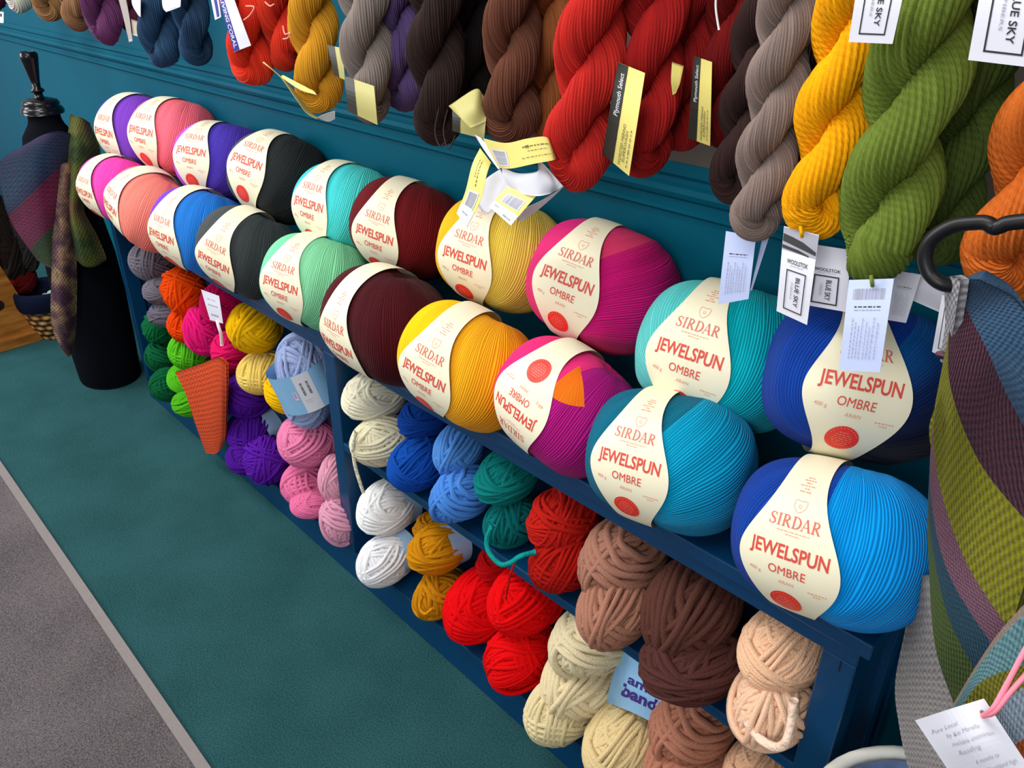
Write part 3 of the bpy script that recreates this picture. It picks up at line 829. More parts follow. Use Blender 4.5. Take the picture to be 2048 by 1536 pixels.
def hank(px, py, wpx, y, mat, label, N=27, pitch=2.45, phase=0.0, squash=1.0, ztop=1.47, lean=0.0, name='yarn_hank', tw=1.0, knob=0.0):
    """two-ply twisted hank hanging from a peg; (px,py) its lowest point in the photo"""
    b = onY(px, py, y); k = mpp(b); W = wpx * k
    r2 = W / 4 * 1.16; r1 = W / 4 * 0.86
    L = ztop - b[2] - r2 - r1
    root = empty(name, (b[0], b[1], b[2]))
    tag(root, label, 'yarn hank', 'twisted yarn hanks hanging above the shelf unit')
    om = 2 * PI / (pitch * W)
    z0 = r2 + r1; ds = 0.0035
    zz = np.arange(z0, z0 + L, ds)
    def strand(z, sgn):
        th = om * (z - z0) + phase
        fade = np.clip((z - z0) / (0.3 * W), 0, 1); 
        return np.stack([sgn * r1 * np.cos(th) + lean * z, sgn * r1 * np.sin(th) * squash, z], -1), np.stack([sgn * np.cos(th), sgn * np.sin(th), 0 * z], -1)
    A, NA = strand(zz[::-1], 1)
    B, NB = strand(zz, -1)
    e = np.array([math.cos(phase), math.sin(phase), 0]); al = np.linspace(0, PI, 18)[1:-1]
    Uc = np.array([lean * z0, 0, z0]) + r1 * (np.cos(al)[:, None] * e) - (r1 * 1.15) * np.sin(al)[:, None] * np.array([0, 0, 1.0])
    UN = np.cos(al)[:, None] * e - np.sin(al)[:, None] * np.array([0, 0, 1.0])
    zt = zz[-1]; tht = om * (zt - z0) + phase; et = np.array([math.cos(tht), math.sin(tht), 0])
    Tc = np.array([lean * zt, 0, zt]) - r1 * (np.cos(al)[:, None] * et) + r1 * np.sin(al)[:, None] * np.array([0, 0, 1.0])
    TN = -np.cos(al)[:, None] * et + np.sin(al)[:, None] * np.array([0, 0, 1.0])
    P = np.concatenate([A, Uc, B, Tc]); Nn = np.concatenate([NA, UN, NB, TN])
    T = np.roll(P, -1, 0) - np.roll(P, 1, 0); sl = np.linalg.norm(T, axis=1) / 2; T /= np.linalg.norm(T, axis=1)[:, None]
    Bn = np.cross(T, Nn); Bn /= np.linalg.norm(Bn, axis=1)[:, None]; Nn = np.cross(Bn, T)
    s = np.concatenate([[0], np.cumsum(np.linalg.norm(np.diff(P, axis=0), axis=1))])
    K = 5; M = N * K
    a = np.linspace(0, 2 * PI, M + 1)
    r_ = random.Random(int(px * 3 + py)); jit = np.array([r_.uniform(-.5, 1) for _ in range(N)] + [0]); 
    ph = [r_.uniform(0, 6.28) for _ in range(4)]
    sgn_tw = -tw * om * (r1 + r2) / r2
    # direction along path: going down on A means twist reversed relative to z, symmetric under tube orientation
    tws = sgn_tw * s
    idx = (np.arange(M + 1) // K) % N
    groove = np.abs(np.sin(np.arange(M + 1) * PI / K))
    groove[np.arange(M + 1) % K == 0] = 0
    rad = r2 * (1 - 0.075 + (0.095 * groove) + 0.022 * jit[idx])
    Sg, Ag = np.meshgrid(s, a, indexing='ij')
    lump = 1 + 0.07 * np.sin(Ag * 2 + Sg * 25 + ph[0]) + 0.035 * np.sin(Ag * 3 - Sg * 41 + ph[1]) + 0.015 * np.sin(Ag * 7 + Sg * 60 + ph[2])
    rr = rad[None, :] * lump
    # individual strands wander
    rr *= 1 + 0.02 * np.sin(Sg * 35 + idx[None, :] * 2.4) * (groove[None, :] > 0.3)
    ang = Ag + tws[:, None]
    # flatten against the sister strand
    rr *= 1 - 0.10 * np.clip(-np.cos(ang), 0, 1) ** 2
    V = P[:, None] + rr[..., None] * (np.cos(ang)[..., None] * Nn[:, None] + np.sin(ang)[..., None] * Bn[:, None])
    nu, nv = len(P), M + 1
    F = grid_faces(nu, nv)
    uv = np.stack([Sg, Ag / (2 * PI) * N], -1).reshape(-1, 2)[F.ravel()]
    me = quadmesh('twisted_yarn', V.reshape(-1, 3), F[:, ::-1], {'UVMap': uv.reshape(-1, 4, 2)[:, ::-1].reshape(-1, 2)}, [mat])
    obj('twisted_yarn', me, root)
    root['_w'] = W
    # peg
    pg = MB(); tube(pg, [(lean * zt, 0.0 - r2 * 1.2, zt), (lean * zt, WY - b[1] + 0.01, zt)], 0.004, 10)
    p = pg.build('peg', flat('steel_peg', '#9A9A9E', 0.3, 0.6), None); p.location = root.location
    PEGS.append((p, label))
    return root
PEGS = []
HK = []
def H(*a, **k):
    o = hank(*a, **k); HK.append(o); return o
# left to right
H(45, 24, 62, .07, hankmat('#B8A8A8', '#B8C8A8'), 'pale pink and sage speckled hank at the far top left', N=20, phase=.5, ztop=1.40)
H(-4, 20, 50, .05, hankmat('#5A1430'), 'burgundy hank at the top left corner edge', N=20, ztop=1.40)
H(106, 40, 62, .08, hankmat('#9A7448', '#5A3A24'), 'light brown hank beside the speckled hank', N=24, phase=1.2, ztop=1.42)
H(160, 62, 62, .06, hankmat('#8E6A48', '#5C3828'), 'bronze brown hank left of the plum one', N=24, phase=2.2, ztop=1.42)
H(218, 88, 74, .05, hankmat('#6A3460', '#3A2440'), 'plum purple hank beside the bronze brown one', N=27, phase=.2, ztop=1.42)
H(268, 62, 60, .12, hankmat('#4A1C30', '#2C1420'), 'dark wine hank behind the grey paper tag', N=20, phase=.9, ztop=1.42)
H(330, 134, 74, .05, hankmat('#2C4C6C', '#1C2E48'), 'denim blue hank, the left one of the pair', N=29, phase=.3)
H(398, 128, 74, .07, hankmat('#2A4868', '#1A2C44'), 'denim blue hank, the right one of the pair', N=29, phase=1.9)
H(510, 170, 86, .04, hankmat('#E83C24', '#C82818'), 'coral red hank with the living coral tag', N=31, phase=.6)
H(574, 142, 84, .08, hankmat('#D03420', '#B02414'), 'coral red hank behind, with pale threads', N=31, phase=2.4)
H(642, 222, 92, .05, hankmat('#D09428', '#B07814'), 'mustard gold hank with a curling paper strip', N=31, phase=1.0)
H(745, 244, 100, .06, hankmat('#877B74', '#6E645E'), 'warm grey hank with an olive paper tag', N=31, phase=2.0)
H(806, 220, 84, .12, hankmat('#5C4878', '#44345C'), 'muted violet hank partly behind the grey one', N=29, phase=.4)
H(880, 286, 110, .06, hankmat('#30221F', '#201614'), 'dark espresso brown hank with loose threads', N=33, phase=1.5)
H(940, 230, 90, .14, hankmat('#181012', '#0C0808'), 'black hank behind the espresso one', N=27, phase=.4)
H(1022, 284, 112, .05, hankmat('#6A4030', '#4E2C20'), 'chestnut brown hank above the curling yellow paper bands', N=33, phase=.8)
H(1094, 286, 104, .12, hankmat('#96562E', '#74401E'), 'rust brown hank between the chestnut and red hanks', N=31, phase=2.1)
H(1148, 374, 132, .0, hankmat('#C82A22', '#9C1A18'), 'bright red hank, the nearest of the reds', N=33, phase=.2, lean=.1)
H(1284, 352, 128, .06, hankmat('#AC1E1C', '#841414'), 'crimson hank with a yellow and black wrap', N=33, phase=1.6)
H(1352, 300, 110, .12, hankmat('#961818', '#741010'), 'dark crimson hank partly behind the wrapped one', N=29, phase=.2)
H(1440, 290, 116, .13, hankmat('#7A1414', '#5A0C0C'), 'deep red hank in shade with a yellow paper tag', N=31, phase=2.3)
H(1462, 402, 104, .1, hankmat('#3E2A28', '#2A1C1A'), 'dark chocolate hank behind the taupe one', N=35, phase=.5, lean=.05)
H(1592, 330, 120, .13, hankmat('#34201F', '#241414'), 'dark plum brown hank behind the yellow one', N=31, phase=1.5)
H(1508, 476, 112, .03, hankmat('#8A7870', '#6E5E58'), 'taupe grey hank with a pale blue price tag', N=33, phase=1.1, pitch=2.3)
H(1624, 470, 138, .03, hankmat('#F5A800', '#D88C00', 0.5), 'sunflower yellow hank with a landscape picture tag', N=20, phase=.7, pitch=2.5)
H(1856, 522, 150, .11, hankmat('#4A5A24', '#38481A', 0.5), 'olive green hank behind the nearer green one', N=20, phase=.2)
H(1738, 560, 176, .02, hankmat('#6A7C30', '#52641F', 0.5), 'moss green hank, the nearest of the greens', N=24, phase=2.2)
H(1998, 590, 180, .05, hankmat('#D8702A', '#B85818', 0.5), 'burnt orange hank behind the black hanger', N=27, phase=.4)
H(2110, 540, 150, .02, hankmat('#5A2E22', '#402018', 0.3), 'brown hank at the right edge', N=24, phase=1.4)
for p, lab in PEGS:
    tag(p, 'steel peg carrying the ' + lab[:60], 'peg', 'slatwall pegs')
HANKS = {o['label']: o for o in HK}

# ------------------------------------------------------------------ sheets: paper, ribbons and knitted cloth
bpy.context.view_layer.update()
def keep(o, parent):
    """parent without moving"""
    o.parent = parent
    o.matrix_parent_inverse = parent.matrix_world.inverted()
    return o
def subdiv(g, n=8):
    """split large quads so that print follows the bend of the paper"""
    v, f = np.asarray(g[0], float), g[1]; V = list(map(tuple, v)); F = []
    for q in f:
        p = v[list(q)]
        if len(q) == 4 and max(np.ptp(p[:, 0]), np.ptp(p[:, 1])) > 0.12:
            o = len(V)
            for i in range(n + 1):
                for j in range(n + 1):
                    a, b_ = i / n, j / n
                    V.append(tuple(p[0] * (1 - a) * (1 - b_) + p[1] * a * (1 - b_) + p[2] * a * b_ + p[3] * (1 - a) * b_))
            F += [tuple(int(k) + o for k in r) for r in grid_faces(n + 1, n + 1)]
        else: F.append(tuple(q))
    return np.array(V), F
class Sheet:
    """smooth surface through a grid of surveyed points rows[j][i] = (px, py, y) or xyz arrays"""
    def __init__(self, rows, nu=16, nv=8, linear_v=False, conv=None):
        conv = conv or (lambda p: onY(p[0], p[1], p[2]))
        G = np.array([[conv(p) for p in r] for r in rows])
        R1 = np.array([spline(r, nu) if len(r) > 2 else np.linspace(r[0], r[1], nu + 1) for r in G])
        if len(rows) > 2 and not linear_v:
            R2 = np.array([spline(R1[:, i], nv) for i in range(R1.shape[1])]).transpose(1, 0, 2)
        else:
            segs = []
            for j in range(len(rows) - 1):
                t = np.linspace(0, 1, nv, endpoint=False)[:, None, None]; segs.append(R1[j] * (1 - t) + R1[j + 1] * t)
            segs.append(R1[-1:]); R2 = np.concatenate(segs)
        self.P = R2; self.J, self.I = R2.shape[:2]
        du = np.gradient(R2, axis=1); dv = np.gradient(R2, axis=0)
        n = np.cross(du, dv); n /= np.linalg.norm(n, axis=2)[..., None] + 1e-12
        c = R2.mean((0, 1)); 
        if (n.mean((0, 1)) @ (CAM - c)) < 0: n = -n
        self.N = n
    def at(self, u, v, off=0.0):
        x = np.clip(np.asarray(u), 0, 1) * (self.I - 1); y = np.clip(np.asarray(v), 0, 1) * (self.J - 1)
        i = np.minimum(x.astype(int), self.I - 2); j = np.minimum(y.astype(int), self.J - 2); a = (x - i)[:, None]; b = (y - j)[:, None]
        f = lambda A: A[j, i] * (1 - a) * (1 - b) + A[j, i + 1] * a * (1 - b) + A[j + 1, i] * (1 - a) * b + A[j + 1, i + 1] * a * b
        return f(self.P) + f(self.N) * off
    def size(self):
        W = np.linalg.norm(np.diff(self.P[self.J // 2], axis=0), axis=1).sum(); H = np.linalg.norm(np.diff(self.P[:, self.I // 2], axis=0), axis=1).sum()
        return W, H
    def mesh(self, name, mats, thick=0.0005, items=(), uvn=False):
        c = self.P.mean((0, 1)); W, H = self.size()
        A = (self.P - c).reshape(-1, 3); Bk = (self.P - self.N * thick - c).reshape(-1, 3)
        J, I = self.J, self.I
        f = grid_faces(J, I)
        nn = np.cross(A[f[0][1]] - A[f[0][0]], A[f[0][2]] - A[f[0][0]])
        if nn @ self.N[0, 0] < 0: f = f[:, ::-1]
        V = np.concatenate([A, Bk]); F = [f, f[:, ::-1] + J * I]
        ring = [(0, i) for i in range(I)] + [(j, I - 1) for j in range(1, J)] + [(J - 1, i) for i in range(I - 2, -1, -1)] + [(j, 0) for j in range(J - 2, 0, -1)]
        rid = np.array([j * I + i for j, i in ring]); r2 = np.roll(rid, -1)
        F.append(np.stack([rid, rid + J * I, r2 + J * I, r2], -1)); F = np.concatenate(F)
        vi = F.ravel() % (J * I); uv = np.stack([(vi % I) / (I - 1) * (1 if uvn else W), (vi // I) / (J - 1) * (1 if uvn else H)], -1)
        if items:
            mb = MB(); mb.add(V, F.tolist(), 0)
            for q_, (g, mi) in enumerate(items):
                v, ff = subdiv(g)
                P = self.at(v[:, 0], v[:, 1], 0.0004 + 0.00012 * min(q_, 6)) - c
                mb.add(P, ff, mi)
            me = mb.build(name, mats, link=False)
        else:
            me = quadmesh(name, V, F, {'UVMap': uv}, mats if isinstance(mats, (list, tuple)) else [mats])
        return me, c
def sheet_obj(name, rows, mats, thick=0.0005, items=(), parent=None, label=None, cat_=None, group=None, **kw):
    s = Sheet(rows, **kw); W, H = s.size()
    if callable(items): items = items(W, H)
    me, c = s.mesh(name, mats, thick, items)
    o = obj(name, me, None, c); bpy.context.view_layer.update()
    if parent: keep(o, parent)
    if label: o['label'] = label
    if cat_: o['category'] = cat_
    if group: o['group'] = group
    return o
def P2(W, H):
    """printer: shapes in metres (x right, y up from the centre) to sheet u,v; v runs downwards"""
    def pr(g, mi=1):
        v, f = g; v = np.asarray(v, float)
        return (np.stack([v[:, 0] / W + 0.5, 0.5 - v[:, 1] / H], 1), f), mi
    return pr
PM = [M_WHITE, M_INK, M_GREYINK, M_YELLOW, M_BLACKPAPER, M_RED]
def card(name, tl, tr, bl, br, y, items, mats=PM, parent=None, bend=0.004, yb=None, **kw):
    yb = y if yb is None else yb
    mid = lambda a, b, yy: ((a[0] + b[0]) / 2, (a[1] + b[1]) / 2, yy)
    ym = (y + yb) / 2 - bend
    rows = [[(*tl, y), (*tr, y)], [mid(tl, bl, ym), mid(tr, br, ym)], [(*bl, yb), (*br, yb)]]
    return sheet_obj(name, rows, mats, 0.0004, items, parent, nu=6, nv=6, **kw)
def hk(s):
    for k, o in HANKS.items():
        if s in k: return o
    raise KeyError(s)

def blue_sky(W, H, top=0.0, photo=False, words=True):
    pr = P2(W, H); L = []
    if photo:
        L.append(pr(rect2(0, H / 2 - 0.14 * H, W * 0.98, H * 0.26), 2))
        L.append(pr((np.array([(-.49 * W, .42 * H), (-.2 * W, .40 * H), (.1 * W, .37 * H), (.49 * W, .30 * H), (.49 * W, .26 * H), (-.49 * W, .33 * H)]), [(0, 1, 2, 3, 4, 5)]), 1))
        L.append(pr((np.array([(-.49 * W, .29 * H), (0, .27 * H), (.3 * W, .24 * H), (.3 * W, .225 * H), (-.49 * W, .25 * H)]), [(0, 1, 2, 3, 4)]), 1))
    if words:
        L.append(pr(place(text_geo('WOOLSTOK', 0.01), 0, H * 0.12, H * 0.05, 0, W * 0.62), 1))
        L.append(pr(dashes(0, H * 0.075, W * 0.4, H * 0.008, 6, 9), 2))
    cy = -H * 0.2 if words else -H * 0.02
    fh = H * 0.44 if words else H * 0.74
    L.append(pr(frame2(0, cy, W * 0.56, fh, W * 0.03), 1))
    L.append(pr(place(text_geo('BLUE SKY', 0.015), W * 0.07, cy, W * 0.13, -PI / 2, fh * 0.72), 1)) if False else L.append(pr(rot_text('BLUE SKY', W * 0.07, cy, W * 0.12, fh * 0.74, 0.015), 1))
    L.append(pr(rot_text('FIBERS', -W * 0.1, cy, W * 0.05, fh * 0.42, 0.0), 2))
    return L
def rot_text(s, cx, cy, h, w, bold=0.0, up=False):
    v, f = text_geo(s, bold); v = v * np.array([w / (v[:, 0].max() - v[:, 0].min()), h])
    if up: return np.stack([cx - v[:, 1], cy + v[:, 0]], 1), f
    return np.stack([cx + v[:, 1], cy - v[:, 0]], 1), f
def info_tag(W, H, seed=1, top_bar=True):
    pr = P2(W, H); L = []
    if top_bar:
        L.append(pr(barcode(0, H * 0.34, W * 0.72, H * 0.12, seed), 2 if seed % 2 else 1))
    L.append(pr(dashes(0, H * 0.2, W * 0.6, H * 0.015, 7, seed), 1)); L.append(pr(dashes(0, H * 0.165, W * 0.6, H * 0.01, 9, seed + 1), 2))
    for i, x in enumerate((-.3, -.22, -.14, -.06, .04, .12, .2, .3)):
        L.append(pr(dashes(x * W, -H * 0.14 - (i % 3) * H * 0.02, H * (0.45 - 0.05 * (i % 3)), W * 0.022, 12, seed * 9 + i, PI / 2), 2))
    return L
# tags on the hanks
Y1 = -0.012
card('paper_tag', (1568, 452), (1638, 470), (1553, 622), (1614, 650), .012, lambda W, H: blue_sky(W, H, photo=True), parent=hk('sunflower'), yb=.0, bend=.006)
card('paper_tag', (1622, 488), (1702, 500), (1601, 608), (1692, 624), .05, lambda W, H: blue_sky(W, H), parent=hk('olive green'))
M_PALEB = flat('pale_blue_card', '#B9C4E8', 0.5)
PB = [M_PALEB] + PM[1:]
card('price_tag', (1452, 462), (1512, 474), (1436, 609), (1497, 598), .03, lambda W, H: info_tag(W, H, 2, False), mats=PB, parent=hk('taupe'), bend=.003)
card('price_tag', (1524, 478), (1538, 474), (1500, 582), (1504, 580), .05, lambda W, H: [], mats=PB, parent=hk('taupe'), bend=-.006)
card('price_tag', (1698, 560), (1788, 557), (1678, 740), (1760, 745), -.012, lambda W, H: info_tag(W, H, 1), mats=PB, parent=hk('moss green'), yb=-.03)
card('price_tag', (1790, 540), (1842, 550), (1775, 640), (1812, 646), .06, lambda W, H: info_tag(W, H, 4, False), parent=hk('olive green'))
card('paper_tag', (1722, -80), (1822, -80), (1697, 84), (1785, 88), -.06, lambda W, H: blue_sky(W, H, words=False), parent=hk('sunflower'), bend=.003)
card('paper_tag', (1972, -80), (2110, -70), (1936, 120), (2070, 136), -.05, lambda W, H: blue_sky(W, H, words=False), parent=hk('burnt orange'), bend=.003)
card('paper_tag', (1884, 590), (1930, 600), (1864, 704), (1912, 724), .02, lambda W, H: blue_sky(W, H, words=False), parent=hk('burnt orange'))
card('price_tag', (1822, 545), (1900, 560), (1800, 590), (1880, 625), .075, lambda W, H: [], parent=hk('olive green'))

def plym(W, H, split=0.4, words=True):
    pr = P2(W, H); L = [pr(rect2(-W / 2 + W * split / 2, 0, W * split, H * 0.998), 4)]
    if words:
        L.append(pr(rot_text('Plymouth Select', -W / 2 + W * split * 0.55, H * 0.18, W * 0.15, H * 0.45, 0.01, True), 0))
        L.append(pr(rot_text('WORSTED MERINO', W * 0.10, -H * 0.27, W * 0.09, H * 0.40, 0.0, True), 6))
        L.append(pr(rot_text('SUPERWASH', W * 0.22, -H * 0.27, W * 0.09, H * 0.30, 0.0, True), 6))
        L.append(pr(dashes(W * 0.36, -H * 0.27, H * 0.36, W * 0.03, 9, 4, PI / 2), 6))
    return L
PY = [M_YELLOW, M_INK, M_GREYINK, M_WHITE, M_BLACKPAPER, M_RED, M_OLIVEINK]
def plym_items(W, H, **k):
    return [(g, (3 if mi == 0 else mi)) for g, mi in plym(W, H, **k)]
def wrap(tl, tr, bl, br, y, parent, bulge=.012, mats=PY, **k):
    m = lambda t: [((tl[0] * (1 - t) + bl[0] * t) , (tl[1] * (1 - t) + bl[1] * t), y - bulge * math.sin(PI * t)), ((tr[0] * (1 - t) + br[0] * t), (tr[1] * (1 - t) + br[1] * t), y - bulge * math.sin(PI * t))]
    sheet_obj('paper_wrap', [m(0), m(.33), m(.66), m(1)], mats, .0004, lambda W, H: plym_items(W, H, **k), parent, nu=6, nv=6)
wrap((1236, 124), (1290, 146), (1205, 308), (1258, 352), .0, hk('crimson hank with'))
wrap((1388, 112), (1424, 124), (1376, 276), (1420, 292), .08, hk('deep red'))
PO = [M_OLIVE] + PY[1:]
wrap((689, 152), (748, 172), (696, 222), (755, 250), .0, hk('warm grey'), .006, PO, split=.33, words=False)
wrap((905, 215), (972, 236), (905, 262), (968, 278), .012, hk('espresso'), .004, PO, split=.25, words=False)
wrap((655, 90), (684, 96), (668, 150), (690, 160), .03, hk('warm grey'), .003, PO, split=.5, words=False)
sheet_obj('paper_wrap', [[(1344, 124, .05), (1367, 132, .05)], [(1342, 160, .05), (1360, 165, .05)], [(1345, 190, .055), (1352, 186, .055)]], [M_YELLOW], parent=hk('crimson hank with'), nu=4)
sheet_obj('paper_wrap', [[(897, 212, .0), (950, 178, .02), (966, 190, .03)], [(920, 235, -.01), (950, 215, .0), (972, 225, .02)], [(940, 256, -.01), (955, 250, .0), (972, 243, .01)]], [M_OLIVE], parent=hk('espresso'), nu=6)
# curling paper band with loose ends on the bright red and chestnut hanks
pc = hk('chestnut')
def band_items(W, H):
    pr = P2(W, H)
    return [pr(rect2(-W * .36, -H * .12, W * .20, H * .58), 3), pr(barcode(-W * .36, -H * .12, W * .16, H * .5, 3, True), 2),
            pr(dashes(W * .1, H * .2, W * .35, H * .05, 9, 3), 6), pr(dashes(W * .1, H * .02, W * .25, H * .025, 9, 5), 6), pr(dashes(W * .08, -H * .22, W * .36, H * .03, 9, 7), 6), pr(dashes(-W * .02, H * .2, W * .04, H * .14, 2, 7), 6)]
sheet_obj('paper_band', [[(966, 277, -.03), (1010, 286, -.055), (1055, 277, -.06), (1092, 274, -.05), (1104, 292, -.035)], [(980, 305, -.03), (1016, 310, -.055), (1060, 302, -.06), (1098, 297, -.05), (1108, 305, -.035)], [(997, 335, -.03), (1022, 337, -.055), (1066, 328, -.06), (1104, 321, -.05), (1112, 318, -.035)]], PY, items=band_items, parent=pc, label='pale yellow paper band with a barcode', nu=8, nv=4)
sheet_obj('paper_band', [[(1003, 333, -.03), (1035, 346, -.05), (1075, 342, -.055), (1080, 322, -.045), (1126, 372, -.03)], [(1005, 352, -.03), (1035, 366, -.05), (1072, 368, -.055), (1100, 362, -.045), (1118, 378, -.03)], [(1014, 372, -.03), (1040, 386, -.05), (1072, 392, -.055), (1098, 388, -.045), (1110, 382, -.03)]], [M_WHITE], parent=pc, label='white back of the curled band', nu=8)
sheet_obj('paper_band', [[(1000, 338, .0), (970, 360, .0), (950, 395, .0)], [(1012, 365, -.01), (985, 390, -.01), (962, 420, -.01)], [(1020, 375, -.02), (1000, 405, -.02), (975, 428, -.02)]], [M_WHITE], parent=pc, nu=6)
sheet_obj('paper_band', [[(1128, 373, -.02), (1105, 395, -.0), (1070, 425, .0), (1040, 445, .0)], [(1110, 385, -.03), (1085, 400, -.02), (1060, 412, -.02), (1035, 425, -.02)]], [M_WHITE], parent=pc, nu=6)
def end_items(W, H, k=1):
    pr = P2(W, H)
    return [pr(rect2(0, -H * .41, W * .99, H * .17), 3), pr(rect2(0, -H * .22, W * .62, H * .22), 3), pr(barcode(0, -H * .22, W * .5, H * .18, k), 2), pr(dashes(0, H * .15, H * .4, W * .05, 9, 3, PI / 2), 6), pr(dashes(-W * .15, H * .2, H * .3, W * .04, 9, 3, PI / 2), 6), pr(dashes(0, -H * .4, W * .4, H * .012, 4, 2), 2)]
sheet_obj('paper_band', [[(960, 296, -.02), (982, 325, -.02)], [(944, 330, -.04), (973, 350, -.04)], [(930, 385, -.045), (962, 398, -.045)], [(913, 427, -.05), (934, 455, -.05)]], PY, items=end_items, parent=pc, nu=4, label='yellow band end with barcode')
def end2(W, H):
    pr = P2(W, H)
    return [pr(rect2(0, -H * .34, W * .99, H * .31), 3), pr(rect2(W * .02, H * .08, W * .68, H * .36), 3), pr(barcode(W * .02, H * .08, W * .6, H * .32, 5), 2), pr(dashes(-W * .3, -H * .3, W * .15, H * .03, 3, 2), 2), pr(dashes(W * .2, -H * .4, W * .3, H * .04, 3, 2), 2)]
sheet_obj('paper_band', [[(1014, 373, -.05), (1072, 392, -.05)], [(996, 393, -.06), (1047, 421, -.06)], [(978, 413, -.065), (1022, 452, -.065)]], PY, items=end2, parent=pc, nu=6, label='yellow band end with barcode')
sheet_obj('paper_band', [[(948, 268, .0), (962, 276, .0)], [(968, 300, -.02), (982, 300, -.02)], [(996, 338, -.03), (1003, 336, -.03)]], [M_WHITE], parent=pc, nu=4)
# coral hank tag
def coral(W, H):
    pr = P2(W, H)
    return [pr(rect2(-W * .32, 0, W * .34, H * .99), 1), pr(rot_text('is LIVING CORAL', -W * .32, 0, W * .2, H * .9, 0.012), 0)]
sheet_obj('paper_tag', [[(430, -30, -.0), (458, -30, -.0)], [(445, 22, -.01), (475, 18, -.01)], [(456, 62, -.01), (489, 56, -.01)], [(468, 104, -.005), (502, 91, -.005)]], [M_WHITE, M_NAVYINK], items=lambda W, H: [(g, mi) for g, mi in coral(W, H)], parent=hk('living coral'), nu=5)
sheet_obj('paper_tag', [[(416, -30, .0), (430, -30, .0)], [(424, 10, .0), (438, 6, .0)], [(430, 40, .0), (442, 34, .0)]], [M_WHITE, M_NAVYINK], items=lambda W, H: [P2(W, H)(rect2(W * .1, 0, W * .4, H * .9), 1)], parent=hk('living coral'), nu=4)
# other papers at the top
hm = hk('mustard')
sheet_obj('paper_wrap', [[(525, 125, .0), (560, 153, -.01), (590, 195, -.01), (612, 225, .0), (634, 238, .01)], [(527, 123, .0), (568, 158, .0), (602, 198, .01), (624, 226, .02), (640, 236, .03)]], [M_OLIVE], parent=hm, nu=6)
sheet_obj('paper_wrap', [[(560, 153, .0), (600, 180, -.02), (634, 190, -.01)], [(566, 150, .0), (600, 168, -.02), (628, 182, -.01)]], [M_YELLOW], parent=hm, nu=6)
sheet_obj('paper_wrap', [[(634, 236, .01), (650, 228, .01), (670, 222, .01)], [(644, 240, .03), (658, 243, .03), (670, 238, .03)]], [M_WHITE], parent=hm, nu=4)
M_TAUPEPAPER = flat('taupe_paper', '#A09490', 0.6)
sheet_obj('paper_tag', [[(232, -20, .0), (248, -20, .0)], [(245, 30, .0), (258, 30, .0)], [(258, 84, .0), (265, 82, .0)]], [M_TAUPEPAPER], parent=hk('dark wine'), nu=4)
sheet_obj('paper_tag', [[(262, 38, .04), (284, 45, .04)], [(266, 70, .04), (293, 78, .04)]], [flat('beige_paper', '#B5A896', 0.6)], parent=hk('dark wine'), nu=4)
sheet_obj('paper_tag', [[(262, -20, .0), (282, -20, .0)], [(264, 8, .0), (281, 8, .0)], [(276, 30, .0), (281, 34, .0)]], [M_WHITE], parent=hk('dark wine'), nu=4)
sheet_obj('paper_tag', [[(322, -30, -.0), (362, -30, -.0)], [(325, 12, -.01), (361, 8, -.01)], [(332, 24, -.01), (360, 14, -.01)]], [M_WHITE, M_NAVYINK], parent=hk('left one of the pair'), nu=4)
sheet_obj('paper_tag', [[(-20, 22, -.0), (7, 24, -.0)], [(-20, 44, -.01), (7, 46, -.01)]], [M_WHITE, M_INK], items=lambda W, H: [P2(W, H)(barcode(0, H * .2, W * .8, H * .3, 3), 1)], parent=hk('burgundy hank at'), nu=4)

def strand_obj(name, pts, r, mat, parent, n=8, sides=8, closed=False, conv=None):
    P = spline(np.array([conv(p) if conv else onY(*p) for p in pts]), n, closed); c = P.mean(0)
    mb = MB(); tube(mb, P - c, r, sides, closed)
    o = mb.build(name, mat, None, smooth=True); o.location = c; bpy.context.view_layer.update()
    if parent: keep(o, parent)
    return o
def ball(s):
    for o in bpy.data.objects:
        if o.name.startswith('yarn_ball') and s in str(o.get('label', '')): return o
    raise KeyError(s)
# loose threads
b = ball('teal green chunky yarn ball, lower'); strand_obj('loose_strand', [(986, 1050, -.05), (974, 1078, -.06), (978, 1104, -.065), (1000, 1128, -.065), (1020, 1126, -.06), (1042, 1112, -.05), (1072, 1104, -.03)], .0046, chenille('#0C8A86'), b)
b = ball('cream chunky yarn ball, lower'); strand_obj('loose_strand', [(712, 862, -.05), (706, 890, -.055), (710, 930, -.05), (720, 965, -.045), (727, 985, -.04)], .0042, chenille('#EAE4C6'), b)
b = ball('brick red chunky yarn ball, lower'); strand_obj('loose_strand', [(1062, 1104, -.02), (1036, 1116, -.04), (1024, 1140, -.045), (1016, 1170, -.045), (1011, 1200, -.045)], .0022, chenille('#B81A14'), b)
b = ball('peach chunky yarn ball, lower'); strand_obj('loose_strand', [(1492, 1440, -.05), (1516, 1474, -.055), (1550, 1494, -.06), (1572, 1484, -.06), (1584, 1440, -.05), (1588, 1400, -.045)], .0062, chenille('#F0D0B8'), b)
b = ball('ochre chunky yarn ball, lowest'); strand_obj('loose_strand', [(846, 1190, -.05), (840, 1214, -.055), (850, 1228, -.055), (866, 1216, -.05)], .0032, chenille('#D08A10'), b)
b = ball('espresso') if False else hk('espresso')
for i in range(2):
    x = 878 + i * 17
    strand_obj('loose_strand', [(x, 215 + i * 4, .02), (x - 8, 262, .0), (x + 2, 292 + (i % 3) * 6, -.01), (x + 16, 280 - (i % 2) * 10, .0)], .0011, flat('dark_thread', '#2C201C', 0.9), b)
